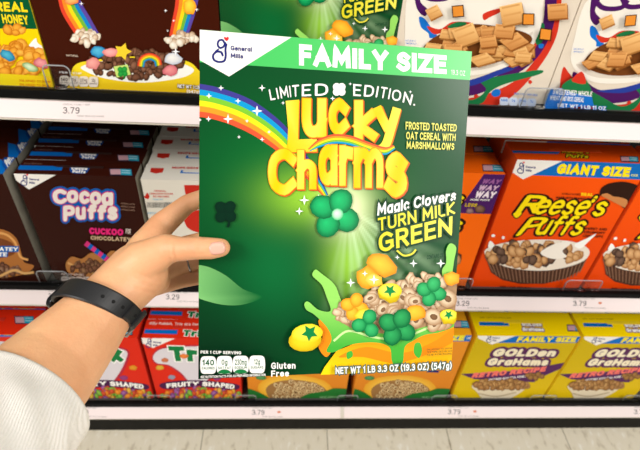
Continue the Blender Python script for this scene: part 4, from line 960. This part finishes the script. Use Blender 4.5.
def stop(x, z, wd, h, label):
    root = empty('product_stop', (x, .0045, z)); setp(root, label, 'plastic stop', 'clear plastic stops on the shelf fronts')
    bm = bmesh.new(); tube(bm, hoop_pts(wd, h, .007), .0009); bm_obj('rim', bm, M_RIM, root, True)
    bm = bmesh.new(); P = hoop_pts(wd - .001, h - .0005, .0065)
    A = [bm.verts.new((a, -.0003, c)) for a, b, c in P]; B = [bm.verts.new((a, .0003, c)) for a, b, c in P]
    bm.faces.new(A); bm.faces.new(B[::-1])
    for i in range(len(P)): bm.faces.new([A[i], A[i - 1], B[i - 1], B[i]])
    bmesh.ops.recalc_face_normals(bm, faces=bm.faces); bm_obj('plate', bm, M_CLEAR, root)
    bm = bmesh.new(); box_bm(bm, -.006, -.003, 0, .006, .003, .005, .0006); bm_obj('foot', bm, M_CLEAR, root)
    return root
def sx(px, py, z): # where a line of sight meets the front of a shelf
    r = ray(px, py); t = (.0045 - CAM[1]) / r[1]; return float((CAM + r * t)[0])
for px0, px1, py, z, h, lab in ((47, 73, 84, Z1, .030, 'clear plastic stop on the top shelf, between the yellow and brown boxes'),
                         (521, 560, 104, Z1, .028, 'clear plastic stop on the top shelf, between the two cinnamon squares boxes'),
                         (39, 69, 280, Z2, .027, 'clear plastic stop on the middle shelf, left of the watch'),
                         (564, 600, 287, Z2, .026, 'clear plastic stop on the middle shelf, right end of the whole orange box'),
                         (452, 472, 284, Z2, .026, 'clear plastic stop on the middle shelf, at the right edge of the green box'),
                         (147, 171, 398, Z3, .020, 'clear plastic stop on the bottom shelf, between the two red fruit boxes'),
                         (235, 256, 397, Z3, .020, 'clear plastic stop on the bottom shelf, between the red and golden boxes'),
                         (338, 358, 397, Z3, .020, 'clear plastic stop on the bottom shelf, between the two golden boxes'),
                         (433, 457, 397, Z3, .020, 'clear plastic stop on the bottom shelf, between the golden and yellow boxes'),
                         (532, 557, 396, Z3, .020, 'clear plastic stop on the bottom shelf, between the two yellow boxes'),
                         (626, 650, 396, Z3, .020, 'clear plastic stop on the bottom shelf, at the right edge of the photo')):
    a, b = sx(px0, py, z), sx(px1, py, z); stop((a + b) / 2, z + .0016, b - a, h, lab)

# ================================================================== THE ARM AND HAND
class Balls:
    def __init__(s):
        s.v, s.f, s.n = [], [], 0
        m_ = bmesh.new(); bmesh.ops.create_uvsphere(m_, u_segments=20, v_segments=10, radius=1); m_.verts.ensure_lookup_table()
        s.U = np.array([v.co[:] for v in m_.verts]); s.F = [tuple(v.index for v in f.verts) for f in m_.faces]; m_.free()
    def add(s, M4, r):
        A = np.array(M4); s.v.append((s.U * r) @ A[:3, :3].T + A[:3, 3]); s.f += [tuple(i + s.n for i in f) for f in s.F]; s.n += len(s.U)
def sphere_chain(bm, pts, squash=None):
    """pts: (Vector, radius); overlapping balls from joint to joint, later fused into one skin"""
    for (a, ra), (b, rb) in zip(pts[:-1], pts[1:]):
        n = max(2, int((b - a).length / (min(ra, rb) * .15)))
        for i in range(n + 1):
            t = i / n; r = ra + (rb - ra) * t; mtx = Matrix.Translation(a.lerp(b, t))
            if squash:
                ax, k = squash; q = ax.to_track_quat('Z', 'Y').to_matrix().to_4x4(); mtx = mtx @ q @ Matrix.Diagonal((1, 1, k, 1)) @ q.transposed()
            bm.add(mtx, r)
def skin_mat():
    M = mat('skin', (232, 178, 142), .5, .05, 22, bump=.25, bscale=420, Subsurface_Weight=.12, Subsurface_Scale=.004)
    M.node_tree.nodes['Principled BSDF'].inputs['Subsurface Radius'].default_value = (1, .35, .2)
    nt = M.node_tree; r = [n for n in nt.nodes if n.type == 'VALTORGB'][0]
    r.color_ramp.elements[0].color = (*lin((228, 162, 118)), 1); r.color_ramp.elements[1].color = (*lin((242, 186, 138)), 1)
    return M
FW = Vector(ROT[2])
a0, a1, a2, a3 = at(-75, 500, .255), at(45, 374, .335), at(80, 335, .358), at(112, 297, .378)
bm = Balls()
sphere_chain(bm, [(a0, .041), (a1, .0335), (a2, .0285), (a3, .0222)], squash=(FW, .86))
sphere_chain(bm, [(a3, .0222), (at(138, 272, .392), .0235)], squash=(FW, .9))
# palm: four metacarpals running back to the knuckles, and the thumb's ball
w0 = at(128, 280, .392)
MC = [(at(147, 245, .412), .0135), (at(150, 258, .428), .0125), (at(154, 272, .438), .0115), (at(158, 284, .444), .010)]
for (p, r) in MC: sphere_chain(bm, [(w0, .0185), (p, r)])
sphere_chain(bm, [(at(140, 282, .402), .0165), (at(157, 280, .425), .0115)])
sphere_chain(bm, [(at(122, 280, .385), .0185), (at(142, 262, .384), .0165), (at(166, 249, .3835), .0118), (at(180, 249, .3785), .0094), (at(199, 248, .3738), .0087), (at(211, 248.4, .3738), .0083), (at(221, 247.6, .3745), .0071)], squash=(FW, .96))
# fingers: index reaching up and behind the box, the rest curled on its back
sphere_chain(bm, [(at(146, 246, .410), .0132), (at(161, 226, .424), .0112)])
sphere_chain(bm, [(at(161, 226, .424), .0112), (at(187, 204, .4295), .0082), (at(208, 196, .4315), .0076), (at(224, 194, .4345), .0066)])
sphere_chain(bm, [(MC[1][0], .0118), (at(179, 247, .4385), .0086), (at(204, 240, .4415), .0078), (at(222, 238, .4430), .0068)])
sphere_chain(bm, [(MC[2][0], .0112), (at(182, 264, .4440), .0083), (at(206, 259, .4470), .0076), (at(222, 257, .4485), .0066)])
sphere_chain(bm, [(MC[3][0], .0098), (at(182, 280, .4485), .0072), (at(203, 277, .4515), .0065), (at(216, 276, .4525), .0058)])
me = bpy.data.meshes.new('arm_raw'); me.from_pydata(np.concatenate(bm.v).tolist(), [], bm.f)
tmp = bpy.data.objects.new('arm_raw', me); COL.objects.link(tmp)
md = tmp.modifiers.new('r', 'REMESH'); md.mode = 'VOXEL'; md.voxel_size = .00125
md = tmp.modifiers.new('s', 'SMOOTH'); md.factor = .6; md.iterations = 9
dg = bpy.context.evaluated_depsgraph_get(); arm_me = bpy.data.meshes.new_from_object(tmp.evaluated_get(dg)); bpy.data.objects.remove(tmp)
# creases at the thumb joints and the wrist, pressed into the surface
def crease(me, c, d, width, depth, reach):
    c = Vector(c); d = Vector(d).normalized()
    for v in me.vertices:
        q = v.co - c
        if q.length < reach:
            s = q.dot(d); v.co += -v.normal * depth * math.exp(-(s / width) ** 2) * max(0, 1 - q.length / reach)
tdir = at(211, 248, .3745) - at(180, 249, .38)
for p_, w_, d_, r_ in ((at(199, 246, .368), .0008, .0006, .012), (at(202, 246, .368), .0007, .0005, .012), (at(174, 256, .373), .0012, .0011, .014), (at(170, 260, .374), .001, .0008, .013)): crease(arm_me, p_, tdir, w_, d_, r_)
wd = a3 - a2
for k in range(3): crease(arm_me, at(146 + k * 4, 290 - k * 5, .378), at(160, 262, .38) - at(140, 292, .38) if k < 3 else wd, .0009, .0008, .02)
for p in arm_me.polygons: p.use_smooth = True
arm_me.materials.clear()
person = link('person', arm_me, None, [skin_mat()])
setp(person, 'left forearm and hand in a pale sleeve, thumb on the front of the green box', 'person')
# nail
nb = bmesh.new(); c = at(218.5, 247.8, .3745); ux = (at(226, 247, .3748) - at(214, 248.4, .3742)).normalized(); nz = -FW.copy(); nz = (nz - ux * nz.dot(ux)).normalized(); uy = nz.cross(ux)
rows = []
for i in range(9):
    s = -1 + 2 * i / 8; row = []
    for j in range(9):
        t = -1 + 2 * j / 8; wdt = .0046 * math.sqrt(max(0.05, 1 - max(0, abs(s) - .35) ** 2 / .55))
        row.append(nb.verts.new(c + ux * s * .0058 + uy * t * wdt + nz * (.0073 * math.cos(t * .62) + .0002 - .0006 * (s > .6) * (s - .6) - .0009 * s)))
    rows.append(row)
for i in range(8):
    for j in range(8): nb.faces.new([rows[i][j], rows[i + 1][j], rows[i + 1][j + 1], rows[i][j + 1]])
bmesh.ops.recalc_face_normals(nb, faces=nb.faces)
nail = bm_obj('thumbnail', nb, mat('nail', (236, 176, 156), .22, .03), person, True)
sm = nail.modifiers.new('t', 'SOLIDIFY'); sm.thickness = .0005; sm.offset = 0
# sleeve: heavy pale knit pushed up the forearm
axis = (a1 - a0).normalized(); nn = (-FW - axis * (-FW).dot(axis)).normalized(); ss = nn.cross(axis).normalized()
def fabric():
    M = mat('pale_knit', (240, 234, 226), .9, .03, 30)
    nt = M.node_tree; b = nt.nodes['Principled BSDF']; tc = nt.nodes.new('ShaderNodeTexCoord')
    wv = nt.nodes.new('ShaderNodeTexWave'); wv.inputs['Scale'].default_value = 260; wv.inputs['Distortion'].default_value = 2.5; wv.inputs['Detail'].default_value = 3
    n = nt.nodes.new('ShaderNodeTexNoise'); n.inputs['Scale'].default_value = 500
    ad = nt.nodes.new('ShaderNodeMath'); ad.operation = 'ADD'
    nt.links.new(tc.outputs['Object'], wv.inputs['Vector']); nt.links.new(tc.outputs['Object'], n.inputs['Vector']); nt.links.new(wv.outputs['Fac'], ad.inputs[0]); nt.links.new(n.outputs['Fac'], ad.inputs[1])
    bp = nt.nodes.new('ShaderNodeBump'); bp.inputs['Strength'].default_value = .3; bp.inputs['Distance'].default_value = .0012
    nt.links.new(ad.outputs[0], bp.inputs['Height']); nt.links.new(bp.outputs['Normal'], b.inputs['Normal']); return M
sb = bmesh.new(); rings = []; NA, NL = 56, 34
cuff = at(26, 398, .318)
for j in range(NL):
    t = j / (NL - 1); cc = cuff.lerp(a0 - axis * .02, t); ring = []
    for i in range(NA):
        th = 2 * math.pi * i / NA
        r = .0395 + .010 * t + .0012 * math.sin(3 * th + 9 * t) * min(1, t * 5) + .0009 * math.sin(7 * th - 21 * t) * min(1, t * 4) + (.0006 if j == 1 else 0) + .0009 * math.sin(2 * th + 1)
        ring.append(sb.verts.new(cc + (ss * math.cos(th) * 1.06 + nn * math.sin(th) * .92) * r))
    rings.append(ring)
for j in range(NL - 1):
    for i in range(NA): sb.faces.new([rings[j][i - 1], rings[j][i], rings[j + 1][i], rings[j + 1][i - 1]])
bmesh.ops.recalc_face_normals(sb, faces=sb.faces)
sl = bm_obj('sleeve', sb, fabric(), person, True); sl['label'] = 'pale knitted sleeve'
sm = sl.modifiers.new('t', 'SOLIDIFY'); sm.thickness = .0034; sm.offset = 0
sm = sl.modifiers.new('b', 'SUBSURF'); sm.levels = sm.render_levels = 1

# ------------------------------------------------------------------ watch
M_STRAP = mat('black_silicone', (26, 26, 28), .5, .1, 60, bump=.05)
M_STEEL = mat('brushed_steel', (180, 180, 184), .25, .05, metal=1)
M_GLASS = mat('watch_glass', (8, 9, 12), .05, .05)
wc = at(101, 303, .3745); wax = (at(138, 272, .392) - at(80, 335, .358)).normalized()
wn = (-FW - wax * (-FW).dot(wax)).normalized(); ws = wn.cross(wax).normalized()   # ws points across the wrist
if (ws.dot(Vector(ROT[0]))) < 0: ws = -ws
def wp(th, r=1.0, h=0.0, skew=.10):
    x, y = math.cos(th) * .0262 * r, math.sin(th) * .0262 * r
    return wc + ws * x + wn * y + wax * (h + skew * x + .14 * (x - .0240))
wroot = empty('wrist_watch', wc); setp(wroot, 'black wrist watch with a perforated rubber strap worn on the wrist', 'watch')
def band(name, t0, t1, n, hw, r0, r1, material, hw1=None):
    b = bmesh.new(); rr = []
    for i in range(n):
        f = i / (n - 1); th = t0 + (t1 - t0) * f; h = hw + ((hw1 or hw) - hw) * f
        prof = [(-h, r0), (-h, r1 - .02), (-h * .86, r1), (h * .86, r1), (h, r1 - .02), (h, r0)]
        rr.append([b.verts.new(wp(th, r, hh) - wc) for hh, r in prof])
    for i in range(n - 1):
        for k in range(6): b.faces.new([rr[i][k], rr[i][k - 1], rr[i + 1][k - 1], rr[i + 1][k]])
    b.faces.new(rr[0]); b.faces.new(rr[-1][::-1]); bmesh.ops.recalc_face_normals(b, faces=b.faces)
    return bm_obj(name, b, material, wroot, False)
D2 = math.pi / 180
band('strap', -32 * D2, 184 * D2, 50, .0068, 1.0, 1.09, M_STRAP, .0084)
band('strap_end', -34 * D2, 38 * D2, 24, .0064, 1.10, 1.18, M_STRAP, .0060)
band('strap', 230 * D2, 318 * D2, 30, .0084, 1.0, 1.09, M_STRAP, .0068)
band('keeper_loop', 6 * D2, 17 * D2, 5, .0078, 1.18, 1.25, M_STRAP)
hb = bmesh.new()
for th, rr_ in ((0, 1.185), (24, 1.185), (48, 1.095), (64, 1.095), (80, 1.095)):
    if 4 < th < 18: continue
    p = wp(th * D2, rr_) - wc; nrm = (ws * math.cos(th * D2) / .0268 + wn * math.sin(th * D2) / .0250).normalized()
    q = nrm.to_track_quat('Z', 'Y').to_matrix().to_4x4()
    bmesh.ops.create_cone(hb, cap_ends=True, segments=16, radius1=.0013, radius2=.0013, depth=.0004, matrix=Matrix.Translation(p) @ q)
bm_obj('strap_hole', hb, mat('hole_black', (4, 4, 4), .9), wroot)
# buckle at the lower end
bb = bmesh.new(); p = [wp(-28 * D2, 1.22, h) - wc for h in (-.0095, .0095)]; p2 = [wp(-44 * D2, 1.22, h) - wc for h in (.0095, -.0095)]
tube(bb, p + p2, .0011, 8, True); bm_obj('buckle', bb, M_STEEL, wroot, True)
# case on the outer side of the wrist
cth = 208 * D2; cn = (ws * math.cos(cth) / .0268 + wn * math.sin(cth) / .0250).normalized(); ct = wax.copy(); cb_ = cn.cross(ct).normalized()
R3 = Matrix((ct, cb_, cn)).transposed().to_4x4()
def casepart(name, sx_, sy_, sz_, off, bev, material):
    b = bmesh.new(); box_bm(b, -sx_, -sy_, -sz_, sx_, sy_, sz_)
    es = [e for e in b.edges if abs((e.verts[0].co - e.verts[1].co).normalized().z) > .9]
    bmesh.ops.bevel(b, geom=es, offset=min(sx_, sy_) * .5, segments=6, profile=.5, affect='EDGES')
    bmesh.ops.bevel(b, geom=[e for e in b.edges if abs((e.verts[0].co - e.verts[1].co).normalized().z) < .1 and len(e.link_faces) == 2 and e.calc_face_angle(0) > 1], offset=bev, segments=3, profile=.5, affect='EDGES')
    b.transform(Matrix.Translation(wp(cth, 1.05) - wc + cn * off) @ R3)
    return bm_obj(name, b, material, wroot, False)
casepart('case', .0125, .0110, .0028, .0018, .0012, mat('dark_aluminium', (40, 41, 44), .3, .05, metal=.7))
casepart('screen', .0110, .0095, .0006, .0046, .0004, M_GLASS)
# ring on the middle finger, seen in the shade behind the thumb
rb_ = bmesh.new(); rc = at(189, 262.5, .4448); rd = (at(206, 259, .4470) - at(182, 264, .4440)).normalized(); e1 = rd.orthogonal().normalized(); e2 = rd.cross(e1)
tube(rb_, [rc + (e1 * math.cos(k * math.pi / 16) + e2 * math.sin(k * math.pi / 16)) * .0084 for k in range(32)], .0008, 8, True)
rg = bm_obj('finger_ring', rb_, M_STEEL, None, True); setp(rg, 'thin silver ring on a finger in the shade under the thumb', 'ring')
